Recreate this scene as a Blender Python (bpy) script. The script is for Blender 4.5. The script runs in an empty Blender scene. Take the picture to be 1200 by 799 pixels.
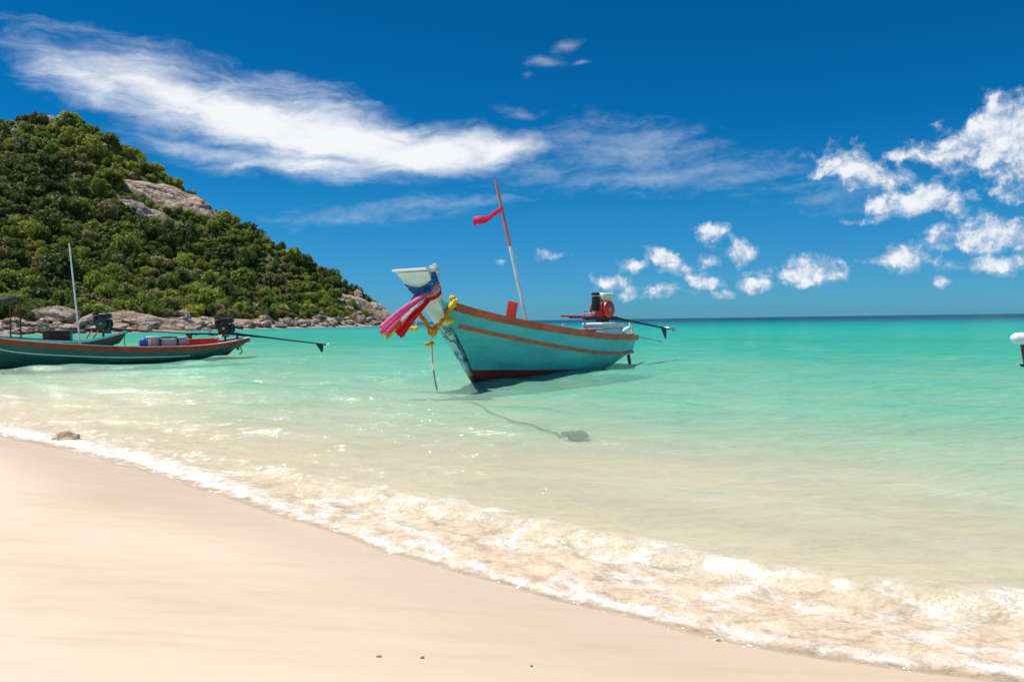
import bpy, bmesh, math, random
import numpy as np
from mathutils import Vector, Matrix, noise as mnoise

random.seed(7)
RNG = np.random.default_rng(11)
R = math.radians
scene = bpy.context.scene
COL = scene.collection

# ------------------------------------------------------------------ camera
CAM_H = 1.3                      # metres above the water
FPX = 933.3                      # focal length in photo pixels (1200 wide)
PITCH = math.atan(23.8 / FPX)    # looking slightly down
ROLL = math.atan(2.8 / 200)      # horizon climbs a little to the right
_f = Vector((0, math.cos(PITCH), -math.sin(PITCH)))
_u0 = Vector((0, math.sin(PITCH), math.cos(PITCH)))
_r0 = Vector((1, 0, 0))
CUP = _u0 * math.cos(ROLL) + _r0 * math.sin(ROLL)
CRT = _r0 * math.cos(ROLL) - _u0 * math.sin(ROLL)
CPOS = Vector((0, 0, CAM_H))
cam_d = bpy.data.cameras.new('camera')
cam_d.sensor_width = 36.0
cam_d.lens = 36.0 * FPX / 1200
cam_d.clip_start = 0.05
cam_d.clip_end = 60000
cam = bpy.data.objects.new('camera', cam_d)
COL.objects.link(cam)
mw = Matrix((CRT, CUP, -_f)).transposed().to_4x4()
mw.translation = CPOS
cam.matrix_world = mw
scene.camera = cam

def ray(px, py):
    return (_f * FPX + CRT * (px - 600) + CUP * (399.5 - py)).normalized()
def at_z(px, py, z=0.0):
    d = ray(px, py)
    return CPOS + d * ((z - CAM_H) / d.z)
def at_y(px, py, y):
    d = ray(px, py)
    return CPOS + d * (y / d.y)
def azel(px, py):
    d = ray(px, py)
    return math.atan2(d.x, d.y), math.asin(d.z)
def proj(p):
    v = Vector(p) - CPOS
    w = v.dot(_f)
    return 600 + FPX * v.dot(CRT) / w, 399.5 - FPX * v.dot(CUP) / w

# ------------------------------------------------------------------ sun, exposure
SUN_EL = R(67)
SUN_DIR_XY = Vector((-1.0, 0.06)).normalized()        # horizontal direction TOWARDS the sun
SUN_VEC = Vector((SUN_DIR_XY.x * math.cos(SUN_EL), SUN_DIR_XY.y * math.cos(SUN_EL), math.sin(SUN_EL)))
sun_d = bpy.data.lights.new('sun', 'SUN')
sun_d.energy = 4.8
sun_d.angle = R(0.55)
sun_d.color = (1.0, 0.95, 0.87)
sun = bpy.data.objects.new('sun', sun_d)
COL.objects.link(sun)
sun.rotation_euler = (-SUN_VEC).to_track_quat('-Z', 'Y').to_euler()
sun.location = (0, 0, 50)
scene.view_settings.view_transform = 'Standard'
scene.view_settings.look = 'None'
scene.view_settings.gamma = 1.0
scene.view_settings.exposure = 0.15
scene.view_settings.use_curve_mapping = False
cy = scene.cycles
cy.max_bounces = 7
cy.transparent_max_bounces = 16
cy.diffuse_bounces = 3
cy.glossy_bounces = 3
cy.sample_clamp_indirect = 6
cy.use_denoising = True
cy.use_adaptive_sampling = True
cy.adaptive_threshold = 0.025

# ------------------------------------------------------------------ node helper
class NT:
    def __init__(self, tree):
        self.t = tree
        self.N = tree.nodes
        self.L = tree.links
    def n(self, typ, ins=None, **kw):
        nd = self.N.new(typ)
        for k, v in kw.items():
            setattr(nd, k, v)
        if ins:
            for k, v in ins.items():
                s = nd.inputs[k]
                if isinstance(v, bpy.types.NodeSocket):
                    self.L.new(v, s)
                else:
                    s.default_value = v
        return nd
    def math(self, op, a, b=0.0, c=None, clamp=False):
        ins = {0: a, 1: b}
        if c is not None:
            ins[2] = c
        return self.n('ShaderNodeMath', ins, operation=op, use_clamp=clamp).outputs[0]
    def mapr(self, v, a, b, c=0.0, d=1.0, smooth=True):
        return self.n('ShaderNodeMapRange', {0: v, 1: a, 2: b, 3: c, 4: d},
                      interpolation_type='SMOOTHSTEP' if smooth else 'LINEAR').outputs[0]
    def mix(self, f, a, b, blend='MIX'):
        nd = self.n('ShaderNodeMix', data_type='RGBA', blend_type=blend)
        for k, v in ((0, f), (6, a), (7, b)):
            if isinstance(v, bpy.types.NodeSocket):
                self.L.new(v, nd.inputs[k])
            else:
                nd.inputs[k].default_value = v
        return nd.outputs[2]
    def noise(self, vec, scale, detail=4, rough=0.55, dist=0.0, out='Fac'):
        nd = self.n('ShaderNodeTexNoise', {'Vector': vec, 'Scale': scale, 'Detail': detail,
                                           'Roughness': rough, 'Distortion': dist})
        return nd.outputs[out]
    def mapping(self, vec, loc=(0, 0, 0), rot=(0, 0, 0), sc=(1, 1, 1), typ='POINT'):
        return self.n('ShaderNodeMapping', {'Vector': vec, 'Location': loc, 'Rotation': rot, 'Scale': sc},
                      vector_type=typ).outputs[0]
    def ramp(self, f, stops, interp='LINEAR'):
        nd = self.n('ShaderNodeValToRGB', {0: f})
        cr = nd.color_ramp
        cr.interpolation = interp
        while len(cr.elements) < len(stops):
            cr.elements.new(0.5)
        for e, (p, c) in zip(cr.elements, stops):
            e.position = p
            e.color = c if len(c) == 4 else (*c, 1)
        return nd.outputs[0]

# ------------------------------------------------------------------ world: Nishita sky + clouds
world = bpy.data.worlds.new('World')
scene.world = world
world.use_nodes = True
w = NT(world.node_tree)
w.N.clear()
sky = w.n('ShaderNodeTexSky', sky_type='NISHITA', sun_disc=False)
sky.sun_elevation = SUN_EL
sky.sun_rotation = math.atan2(SUN_DIR_XY.x, SUN_DIR_XY.y)
sky.altitude = 0
sky.air_density = 1.0
sky.dust_density = 0.25
sky.ozone_density = 1.5
tc = w.n('ShaderNodeTexCoord').outputs['Generated']
sep = w.n('ShaderNodeSeparateXYZ', {0: tc})
az = w.math('ARCTAN2', sep.outputs[0], sep.outputs[1])
az = w.math('WRAP', az, R(36), R(-36))         # the same kind of sky goes on all round
el = w.math('ARCSINE', sep.outputs[2])
P = w.n('ShaderNodeCombineXYZ', {0: az, 1: el, 2: 0.0}).outputs[0]
# domain warp
wn = w.noise(P, 9.0, 5, 0.6, out='Color')
warp = w.n('ShaderNodeVectorMath', {0: wn, 1: (0.5, 0.5, 0.5)}, operation='SUBTRACT').outputs[0]
warpC = w.n('ShaderNodeVectorMath', {0: warp, 'Scale': 0.045}, operation='SCALE').outputs[0]
PC = w.n('ShaderNodeVectorMath', {0: P, 1: warpC}, operation='ADD').outputs[0]

def blobs(lst, vec):
    """soft ellipses at photo directions: (px, py, rx_px, ry_px, slope_deg, amp); returns max of amp*(1-r)"""
    out = None
    for (px, py, rx, ry, sl, amp) in lst:
        a0, e0 = azel(px, py)
        m = w.mapping(vec, (a0, e0, 0), (0, 0, R(sl)), (rx / FPX, ry / FPX, 1), 'TEXTURE')
        ln = w.n('ShaderNodeVectorMath', {0: m}, operation='LENGTH').outputs['Value']
        v = w.math('MULTIPLY_ADD', ln, -amp, amp)
        v = w.math('MAXIMUM', v, -1.0)
        out = v if out is None else w.math('SMOOTH_MAX', out, v, 0.05)
    return out

cumulus = [
    # far upper right bank
    (1165, 165, 72, 40, 8, 1.25), (1190, 145, 60, 38, 0, 1.25), (1120, 180, 40, 18, 0, 0.9), (1225, 180, 70, 50, 0, 1.2),
    (1180, 200, 50, 18, 0, 0.85),
    # middle right
    (995, 195, 50, 26, -4, 1.15), (1020, 208, 62, 20, -12, 1.0), (1045, 182, 22, 9, 0, 0.6), (1075, 240, 56, 24, 0, 1.15), 
    (1100, 250, 40, 14, 0, 0.7), (1000, 264, 24, 6, 0, 0.5),
    # lower right
    (1055, 304, 36, 15, -6, 1.05), (1165, 275, 45, 22, 0, 1.15), (1140, 283, 50, 16, 0, 0.95), (1180, 282, 60, 16, 0, 1.0), (1160, 312, 66, 12, 0, 0.75), (1095, 278, 16, 8, 0, 0.3),
    # small ones over the horizon
    (835, 269, 20, 13, 0, 1.0), (862, 294, 28, 17, -15, 1.1), (825, 305, 32, 9, 0, 0.62), (773, 302, 30, 14, -10, 0.95),
    (790, 318, 28, 15, 0, 0.85), (948, 315, 40, 20, -4, 1.1), (715, 330, 28, 14, -10, 0.95), (735, 342, 22, 11, 0, 0.85),
    (888, 328, 24, 10, 0, 0.85), (742, 314, 22, 9, 0, 0.65), (843, 344, 22, 9, 0, 0.65), (780, 340, 40, 14, 0, 0.75), (812, 330, 30, 12, 0, 0.7), (890, 312, 24, 12, 0, 0.6), (1105, 333, 16, 6, 0, 0.45),
    (586, 304, 12, 5, 0, 0.5), (650, 300, 30, 5, 0, 0.35),
]
cb = blobs(cumulus, PC)
cn = w.noise(PC, 36.0, 6, 0.62)
PCo = w.n('ShaderNodeVectorMath', {0: PC, 1: (-0.003, 0.011, 0.0)}, operation='ADD').outputs[0]
cnb = w.noise(PCo, 36.0, 4, 0.62)
cn2 = w.noise(P, 12.0, 3, 0.5)
cd = w.math('ADD', cb, w.math('MULTIPLY', w.math('SUBTRACT', cn, 0.5), 2.5))
cd = w.math('ADD', cd, w.math('MULTIPLY', w.math('SUBTRACT', cn2, 0.5), 0.6))
cum = w.mapr(cd, 0.06, 0.80)
cum = w.math('MULTIPLY', cum, 0.88)

# high cirrus: one long bright streak and thin veils
def streak(vec, rot, sx, sy, scale, detail=6, rough=0.6):
    m = w.mapping(vec, (0, 0, 0), (0, 0, R(rot)), (sx, sy, 1))
    return w.noise(m, scale, detail, rough, 0.6)
warpS = w.n('ShaderNodeVectorMath', {0: warp, 'Scale': 0.035}, operation='SCALE').outputs[0]
PS = w.n('ShaderNodeVectorMath', {0: P, 1: warpS}, operation='ADD').outputs[0]
cirrus = [
    (118, 100, 108, 30, -20, 0.85), (200, 112, 160, 48, -14, 0.95), (300, 140, 180, 46, -10, 1.15), (400, 165, 190, 44, -6, 1.25),
    (500, 182, 150, 34, 4, 1.25), (585, 178, 70, 24, 10, 1.0), (380, 195, 110, 22, 0, 0.9), (350, 116, 120, 28, -10, 0.5),
    (250, 180, 110, 16, -4, 0.55), (55, 76, 55, 26, -30, 0.5), (290, 195, 60, 10, 0, 0.5),
]
veil = [
    (740, 175, 120, 40, 0, 0.62), (790, 205, 190, 22, 2, 0.55), (880, 205, 100, 14, 8, 0.5), (620, 200, 90, 26, -4, 0.35), (670, 165, 80, 40, 0, 0.35),
    (480, 245, 150, 18, 6, 0.45), (400, 258, 120, 12, 4, 0.4), (540, 238, 90, 12, 6, 0.4), (320, 268, 90, 8, 4, 0.2),
    (640, 68, 30, 8, 0, 0.5), (662, 50, 22, 8, 14, 0.5), (680, 70, 14, 5, 0, 0.4), (610, 136, 36, 8, -10, 0.45), (617, 88, 10, 6, 0, 0.4),
    (1000, 230, 140, 26, -10, 0.3),
]
sb = blobs(cirrus, PS)
s1 = streak(PS, 12, 1.0, 4.2, 13.0)
s2 = streak(PS, 6, 1.0, 2.0, 40.0, 5, 0.65)
sd = w.math('ADD', sb, w.math('MULTIPLY', w.math('SUBTRACT', s1, 0.5), 1.0))
sd = w.math('ADD', sd, w.math('MULTIPLY', w.math('SUBTRACT', s2, 0.5), 0.35))
cir = w.math('MULTIPLY', w.mapr(sd, -0.08, 0.95), 0.93)
vb = blobs(veil, PS)
vd = w.math('ADD', vb, w.math('MULTIPLY', w.math('SUBTRACT', s1, 0.5), 0.9))
vd = w.math('ADD', vd, w.math('MULTIPLY', w.math('SUBTRACT', s2, 0.5), 0.5))
vei = w.math('MULTIPLY', w.mapr(vd, 0.0, 0.8), 0.42)
cloud = w.math('MAXIMUM', w.math('MAXIMUM', cum, cir), vei, clamp=True)
cloud = w.math('MULTIPLY', cloud, w.mapr(el, 0.008, 0.03))

# cloud brightness: thin parts blueish, thick parts white, bases greyer
lite = w.mapr(w.math('ADD', w.math('MULTIPLY', cn, 0.9), w.math('MULTIPLY', w.math('MAXIMUM', w.math('MULTIPLY', cd, 0.85), w.math('MULTIPLY', sd, 1.35)), 0.5)), 0.4, 1.05)
lite = w.math('MULTIPLY_ADD', lite, 0.82, w.math('MULTIPLY', w.math('SUBTRACT', cn, cnb), 2.4), clamp=True)
colC = w.mix(lite, (4.0, 5.0, 6.5, 1), (8.9, 8.9, 9.1, 1))
colS = w.mix(w.mapr(sd, 0.1, 1.0), (6.2, 7.0, 8.0, 1), (8.9, 8.9, 9.0, 1))
ccol = w.mix(w.math('MULTIPLY_ADD', cum, 2.0, w.math('MULTIPLY', cir, -1.5), clamp=True), colS, colC)
# polarised, saturated blue of the clear part
tintr = w.ramp(w.math('DIVIDE', el, R(40), clamp=True), [(0.0, (0.15, 0.52, 1.02)), (0.11, (0.09, 0.455, 0.86)), (0.2, (0.045, 0.455, 0.80)), (0.32, (0.010, 0.40, 0.75)), (0.55, (0.004, 0.36, 0.66)), (1.0, (0.01, 0.365, 0.66))])
hsv = w.mix(1.0, sky.outputs[0], tintr, 'MULTIPLY')
mixed = w.mix(cloud, hsv, ccol)
bg = w.n('ShaderNodeBackground', {'Color': mixed, 'Strength': 0.1})
world.cycles.sampling_method = 'MANUAL'
world.cycles.sample_map_resolution = 256
wo = w.n('ShaderNodeOutputWorld', {'Surface': bg.outputs[0]})

# ------------------------------------------------------------------ mesh helpers
def tag(o, label=None, cat=None, group=None, kind=None):
    if label: o['label'] = label
    if cat: o['category'] = cat
    if group: o['group'] = group
    if kind: o['kind'] = kind
    return o
def empty(name, loc=(0, 0, 0), rz=0.0, label=None, cat=None, group=None):
    o = bpy.data.objects.new(name, None)
    o.empty_display_size = 0.3
    COL.objects.link(o)
    o.location = loc
    o.rotation_euler = (0, 0, rz)
    return tag(o, label, cat, group)
def link_mesh(name, verts, faces, mat, parent=None, smooth=True, mats=None, midx=None):
    me = bpy.data.meshes.new(name)
    me.from_pydata([tuple(v) for v in verts], [], faces)
    for m in (mats or [mat]):
        me.materials.append(m)
    if midx is not None:
        me.polygons.foreach_set('material_index', midx)
    me.polygons.foreach_set('use_smooth', [smooth] * len(me.polygons))
    me.update()
    o = bpy.data.objects.new(name, me)
    COL.objects.link(o)
    if parent is not None:
        o.parent = parent
    return o
class MB:
    def __init__(self):
        self.v = []; self.f = []; self.m = []; self.cur = 0
    def add(self, vs, fs):
        b = len(self.v)
        self.v += [Vector(v) for v in vs]
        for f in fs:
            self.f.append(tuple(i + b for i in f)); self.m.append(self.cur)
        return self
    def box(self, c, s, rot=None, taper=1.0):
        c = Vector(c); hx, hy, hz = s[0] / 2, s[1] / 2, s[2] / 2
        vs = []
        for z in (-1, 1):
            k = taper if z > 0 else 1
            for x, y in ((-1, -1), (1, -1), (1, 1), (-1, 1)):
                p = Vector((x * hx * k, y * hy * k, z * hz))
                if rot is not None: p = rot @ p
                vs.append(c + p)
        return self.add(vs, [(3, 2, 1, 0), (4, 5, 6, 7), (0, 1, 5, 4), (1, 2, 6, 5), (2, 3, 7, 6), (3, 0, 4, 7)])
    def rbox(self, c, s, rot=None, r=0.02, seg=2):
        bm = bmesh.new()
        bmesh.ops.create_cube(bm, size=1.0)
        for v in bm.verts: v.co = Vector((v.co.x * s[0], v.co.y * s[1], v.co.z * s[2]))
        bmesh.ops.bevel(bm, geom=bm.edges[:], offset=r, segments=seg, affect='EDGES', profile=0.5)
        c = Vector(c)
        vs = [c + ((rot @ v.co) if rot is not None else v.co) for v in bm.verts]
        bm.verts.index_update()
        fs = [tuple(v.index for v in f.verts) for f in bm.faces]
        bm.free()
        return self.add(vs, fs)
    def tube(self, pts, r, n=8, cap=True):
        pts = [Vector(p) for p in pts]
        rs = r if isinstance(r, (list, tuple)) else [r] * len(pts)
        vs = []; fs = []
        ref = None
        for i, p in enumerate(pts):
            t = (pts[min(i + 1, len(pts) - 1)] - pts[max(i - 1, 0)]).normalized()
            if ref is None:
                ref = t.orthogonal().normalized()
            ref = (ref - t * ref.dot(t)).normalized()
            b = t.cross(ref)
            for k in range(n):
                a = 2 * math.pi * k / n
                vs.append(p + (ref * math.cos(a) + b * math.sin(a)) * rs[i])
        for i in range(len(pts) - 1):
            for k in range(n):
                k2 = (k + 1) % n
                fs.append((i * n + k, i * n + k2, (i + 1) * n + k2, (i + 1) * n + k))
        if cap:
            fs.append(tuple(range(n))[::-1]); fs.append(tuple((len(pts) - 1) * n + k for k in range(n)))
        return self.add(vs, fs)
    def cyl(self, a, b, r0, r1=None, n=16):
        return self.tube([a, b], [r0, r0 if r1 is None else r1], n)
    def ball(self, c, r, nu=12, nv=8, rot=None):
        r = r if isinstance(r, (list, tuple)) else (r, r, r)
        c = Vector(c); vs = []; fs = []
        for j in range(nv + 1):
            ph = math.pi * j / nv
            for i in range(nu):
                th = 2 * math.pi * i / nu
                p = Vector((r[0] * math.sin(ph) * math.cos(th), r[1] * math.sin(ph) * math.sin(th), r[2] * math.cos(ph)))
                vs.append(c + (rot @ p if rot is not None else p))
        for j in range(nv):
            for i in range(nu):
                i2 = (i + 1) % nu
                fs.append((j * nu + i, (j + 1) * nu + i, (j + 1) * nu + i2, j * nu + i2))
        return self.add(vs, fs)
    def sweep(self, pts, sect, closed_section=True, ups=None, cap=True):
        """sweep a 2-D section (side, up) along pts; side = tangent x up"""
        pts = [Vector(p) for p in pts]; n = len(sect); vs = []; fs = []
        for i, p in enumerate(pts):
            t = (pts[min(i + 1, len(pts) - 1)] - pts[max(i - 1, 0)]).normalized()
            up = Vector(ups[i]) if ups else Vector((0, 0, 1))
            side = t.cross(up).normalized(); u2 = side.cross(t).normalized()
            for (a, b) in sect: vs.append(p + side * a + u2 * b)
        m = n if closed_section else n - 1
        for i in range(len(pts) - 1):
            for k in range(m):
                k2 = (k + 1) % n
                fs.append((i * n + k, i * n + k2, (i + 1) * n + k2, (i + 1) * n + k))
        if cap and closed_section:
            fs.append(tuple(range(n))[::-1]); fs.append(tuple((len(pts) - 1) * n + k for k in range(n)))
        return self.add(vs, fs)
    def build(self, name, mat, parent=None, smooth=False, mats=None, fix=True):
        o = link_mesh(name, self.v, self.f, mat, parent, smooth, mats, self.m if mats else None)
        if fix:
            bm = bmesh.new(); bm.from_mesh(o.data)
            bmesh.ops.recalc_face_normals(bm, faces=bm.faces[:])
            bm.to_mesh(o.data); bm.free()
        if smooth == 'auto' or smooth is True:
            try: o.data.set_sharp_from_angle(angle=R(40))
            except Exception: pass
        return o

def copy_tree(o, parent=None):
    c = o.copy(); COL.objects.link(c)
    if parent is not None: c.parent = parent
    for ch in o.children: copy_tree(ch, c)
    return c

# ------------------------------------------------------------------ numpy noise
def _hash(ix, iy, seed):
    h = (ix.astype(np.int64) * 374761393 + iy.astype(np.int64) * 668265263 + seed * 1442695041) & 0xFFFFFFFF
    h = ((h ^ (h >> 13)) * 1274126177) & 0xFFFFFFFF
    h = h ^ (h >> 16)
    return (h & 0xFFFF) / 65535.0
def vnoise(x, y, seed=0):
    x = np.asarray(x, float); y = np.asarray(y, float)
    ix = np.floor(x); iy = np.floor(y); fx = x - ix; fy = y - iy
    fx = fx * fx * (3 - 2 * fx); fy = fy * fy * (3 - 2 * fy)
    a = _hash(ix, iy, seed); b = _hash(ix + 1, iy, seed); c = _hash(ix, iy + 1, seed); d = _hash(ix + 1, iy + 1, seed)
    return (a + (b - a) * fx) * (1 - fy) + (c + (d - c) * fx) * fy
def fbm(x, y, oct=4, seed=0, gain=0.5):
    s = 0; a = 1; t = 0
    for o in range(oct):
        s = s + a * (vnoise(x, y, seed + o * 17) - 0.5); t += a
        x = x * 2.03 + 7.1; y = y * 2.03 + 3.7; a *= gain
    return s / t * 2
def sstep(v, a, b):
    t = np.clip((v - a) / (b - a), 0, 1)
    return t * t * (3 - 2 * t)

# ------------------------------------------------------------------ materials
def mat_new(name):
    m = bpy.data.materials.new(name)
    m.use_nodes = True
    k = NT(m.node_tree)
    k.N.clear()
    out = k.n('ShaderNodeOutputMaterial')
    return m, k, out
def paint(name, col, rough=0.45, var=0.12, scale=3.0, dirt=0.0, dirt_col=(0.12, 0.09, 0.06), bump=0.15, spec=0.4, metal=0.0, streak=False):
    m, k, out = mat_new(name)
    tcn = k.n('ShaderNodeTexCoord').outputs['Object']
    v = k.mapping(tcn, sc=(1, 1, 0.25)) if streak else tcn
    n1 = k.noise(v, scale, 6, 0.6)
    n2 = k.noise(tcn, scale * 7, 5, 0.65)
    dk = tuple(c * (1 - var * 2.2) for c in col); lt = tuple(min(1, c * (1 + var)) for c in col)
    c = k.mix(k.mapr(n1, 0.3, 0.7), (*dk, 1), (*lt, 1))
    c = k.mix(k.math('MULTIPLY', k.mapr(n2, 0.45, 0.8), var * 1.5), c, (*[x * 0.6 for x in col], 1))
    if dirt:
        n3 = k.noise(v, scale * 2.3, 8, 0.7)
        c = k.mix(k.math('MULTIPLY', k.mapr(n3, 0.52, 0.72), dirt), c, (*dirt_col, 1))
    bp = k.n('ShaderNodeBump', {'Strength': bump, 'Distance': 0.01, 'Height': n2})
    p = k.n('ShaderNodeBsdfPrincipled', {'Base Color': c, 'Roughness': rough, 'Normal': bp.outputs[0], 'Metallic': metal})
    p.inputs['Specular IOR Level'].default_value = spec
    k.L.new(p.outputs[0], out.inputs[0])
    return m

M = {}
M['red'] = paint('red_paint', (0.46, 0.055, 0.02), 0.5, 0.16, 3, 0.35, (0.25, 0.07, 0.04))
M['rail'] = paint('rail_paint', (0.80, 0.12, 0.04), 0.5, 0.14, 3, 0.3, (0.40, 0.16, 0.10))
M['bright_red'] = paint('bright_red_paint', (0.75, 0.035, 0.015), 0.4, 0.08, 3)
M['white'] = paint('white_paint', (0.78, 0.78, 0.76), 0.45, 0.05, 3, 0.25, (0.5, 0.46, 0.4))
M['prow'] = paint('pale_prow_paint', (0.52, 0.66, 0.66), 0.5, 0.08, 2.5, 0.2, (0.36, 0.5, 0.5))
M['teal_in'] = paint('inner_teal_paint', (0.12, 0.38, 0.38), 0.5, 0.12, 3, 0.3, (0.2, 0.2, 0.16))
M['wood'] = paint('weathered_wood', (0.24, 0.15, 0.09), 0.7, 0.25, 6, 0.3, (0.1, 0.08, 0.06))
M['black'] = paint('black_metal', (0.016, 0.017, 0.018), 0.4, 0.2, 8, 0.25, (0.08, 0.05, 0.035))
M['steel'] = paint('worn_steel', (0.42, 0.42, 0.42), 0.35, 0.15, 12, 0.3, (0.2, 0.12, 0.08), metal=0.7)
M['dark_steel'] = paint('dark_green_steel', (0.045, 0.075, 0.07), 0.45, 0.2, 10, 0.4, (0.12, 0.07, 0.045), metal=0.2)
M['engine_red'] = paint('engine_red', (0.72, 0.04, 0.025), 0.35, 0.12, 6, 0.25, (0.12, 0.03, 0.03))
M['tank'] = paint('tank_plastic', (0.82, 0.79, 0.70), 0.4, 0.06, 5, 0.25, (0.5, 0.42, 0.3))
M['cool_white'] = paint('cooler_white', (0.72, 0.8, 0.8), 0.35, 0.04, 4, 0.1, (0.5, 0.5, 0.45))
M['cool_blue'] = paint('cooler_blue', (0.2, 0.55, 0.6), 0.35, 0.06, 4)
M['rope'] = paint('rope_fibre', (0.75, 0.55, 0.35), 0.85, 0.15, 40)
M['wet_rope'] = paint('wet_rope_fibre', (0.12, 0.1, 0.07), 0.6, 0.15, 40)
M['blue_plastic'] = paint('blue_plastic', (0.03, 0.14, 0.5), 0.35, 0.08, 6)
M['grey_plastic'] = paint('grey_plastic', (0.42, 0.44, 0.46), 0.45, 0.1, 6, 0.2)
M['rust'] = paint('rusty_red_steel', (0.2, 0.05, 0.03), 0.6, 0.2, 8, 0.5, (0.12, 0.06, 0.03))
M['canvas'] = paint('dark_canvas', (0.03, 0.04, 0.035), 0.8, 0.2, 5)
M['gel'] = paint('white_gelcoat', (0.8, 0.8, 0.8), 0.2, 0.02, 4)
M['teal_light'] = paint('mint_paint', (0.3, 0.62, 0.6), 0.5, 0.1, 3, 0.25, (0.2, 0.3, 0.28))
M['pole'] = paint('pole_white', (0.78, 0.84, 0.84), 0.5, 0.06, 4, bump=0.0)
M['pole_red'] = paint('pole_red', (0.72, 0.2, 0.14), 0.55, 0.12, 3, 0.3, (0.6, 0.35, 0.3), bump=0.0)
M['flower_y'] = paint('marigold_yellow', (0.92, 0.62, 0.02), 0.8, 0.18, 30, bump=0.6)
M['flower_o'] = paint('marigold_orange', (0.9, 0.33, 0.02), 0.8, 0.18, 30, bump=0.6)
M['leaf_dry'] = paint('dry_leaf', (0.36, 0.23, 0.12), 0.8, 0.3, 30)
M['stone'] = paint('tan_stone', (0.62, 0.47, 0.32), 0.8, 0.25, 14, 0.4, (0.14, 0.1, 0.06), bump=0.5)
M['dark_stone'] = paint('dark_wet_stone', (0.05, 0.055, 0.05), 0.6, 0.25, 14)

def cloth(name, col):
    m, k, out = mat_new(name)
    tcn = k.n('ShaderNodeTexCoord').outputs['Object']
    n1 = k.noise(tcn, 14, 4)
    c = k.mix(k.mapr(n1, 0.3, 0.7), (*[x * 0.82 for x in col], 1), (*[min(1, x * 1.08) for x in col], 1))
    d = k.n('ShaderNodeBsdfDiffuse', {'Color': c})
    t = k.n('ShaderNodeBsdfTranslucent', {'Color': c})
    mx = k.n('ShaderNodeMixShader', {0: 0.58, 1: d.outputs[0], 2: t.outputs[0]})
    gl = k.n('ShaderNodeBsdfGlossy', {'Color': (1, 1, 1, 1), 'Roughness': 0.6})
    mx2 = k.n('ShaderNodeMixShader', {0: 0.02, 1: mx.outputs[0], 2: gl.outputs[0]})
    k.L.new(mx2.outputs[0], out.inputs[0])
    return m
M['c_blue'] = cloth('blue_cloth', (0.02, 0.25, 0.65))
M['c_orange'] = cloth('orange_cloth', (1.0, 0.50, 0.12))
M['c_pink'] = cloth('pink_cloth', (1.0, 0.30, 0.60))
M['c_white'] = cloth('white_cloth', (0.85, 0.8, 0.8))
M['c_red'] = cloth('red_cloth', (0.9, 0.02, 0.04))
M['c_crimson'] = cloth('crimson_cloth', (0.92, 0.04, 0.2))

def hull_paint(name, main, upper, boot, boot_a, boot_slope, stripe=None, scale=1.6):
    """paint by height on the hull: boot topping below a line, main colour above, weathering"""
    m, k, out = mat_new(name)
    tcn = k.n('ShaderNodeTexCoord').outputs['Object']
    sp = k.n('ShaderNodeSeparateXYZ', {0: tcn})
    x, z = sp.outputs[0], sp.outputs[2]
    wob = k.math('MULTIPLY', k.math('SUBTRACT', k.noise(tcn, 6, 3), 0.5), 0.012)
    line = k.math('ADD', k.math('MULTIPLY_ADD', x, boot_slope, boot_a), wob)
    up = k.math('SUBTRACT', z, line)
    v = k.mapping(tcn, sc=(0.6, 1, 2.2))
    n1 = k.noise(v, scale, 7, 0.62); n2 = k.noise(tcn, scale * 12, 5, 0.7)
    n3 = k.noise(k.mapping(tcn, sc=(3.5, 3.5, 0.35)), scale * 2, 6, 0.7)
    def vary(c):
        a = k.mix(k.mapr(n1, 0.3, 0.72), (*[q * 0.78 for q in c], 1), (*[min(1, q * 1.12 + 0.01) for q in c], 1))
        return a
    c = vary(main)
    if upper:
        # upper strake colour is chosen by the attribute 'strake'
        at = k.n('ShaderNodeAttribute', attribute_name='strake').outputs['Fac']
        c = k.mix(k.mapr(at, 0.45, 0.55), c, vary(upper))
    if stripe:
        at2 = k.n('ShaderNodeAttribute', attribute_name='stripe').outputs['Fac']
        c = k.mix(k.mapr(at2, 0.3, 0.6), c, (*stripe, 1))
    c = k.mix(k.math('MULTIPLY', k.mapr(n3, 0.55, 0.75), 0.28), c, (0.09, 0.16, 0.15, 1))
    c = k.mix(k.math('MULTIPLY', k.mapr(n2, 0.64, 0.72), 0.2), c, (0.3, 0.36, 0.34, 1))
    bcol = k.mix(k.mapr(n1, 0.3, 0.7), (*[q * 0.6 for q in boot], 1), (*boot, 1))
    # algae low on the boot topping
    bcol = k.mix(k.mapr(k.math('ADD', up, k.math('MULTIPLY', n2, 0.1)), -0.08, -0.2), bcol, (0.03, 0.018, 0.012, 1))
    c = k.mix(k.mapr(up, -0.004, 0.004), bcol, c)
    bp = k.n('ShaderNodeBump', {'Strength': 0.2, 'Distance': 0.012, 'Height': n2})
    p = k.n('ShaderNodeBsdfPrincipled', {'Base Color': c, 'Roughness': 0.42, 'Normal': bp.outputs[0]})
    p.inputs['Specular IOR Level'].default_value = 0.4
    k.L.new(p.outputs[0], out.inputs[0])
    return m

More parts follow.
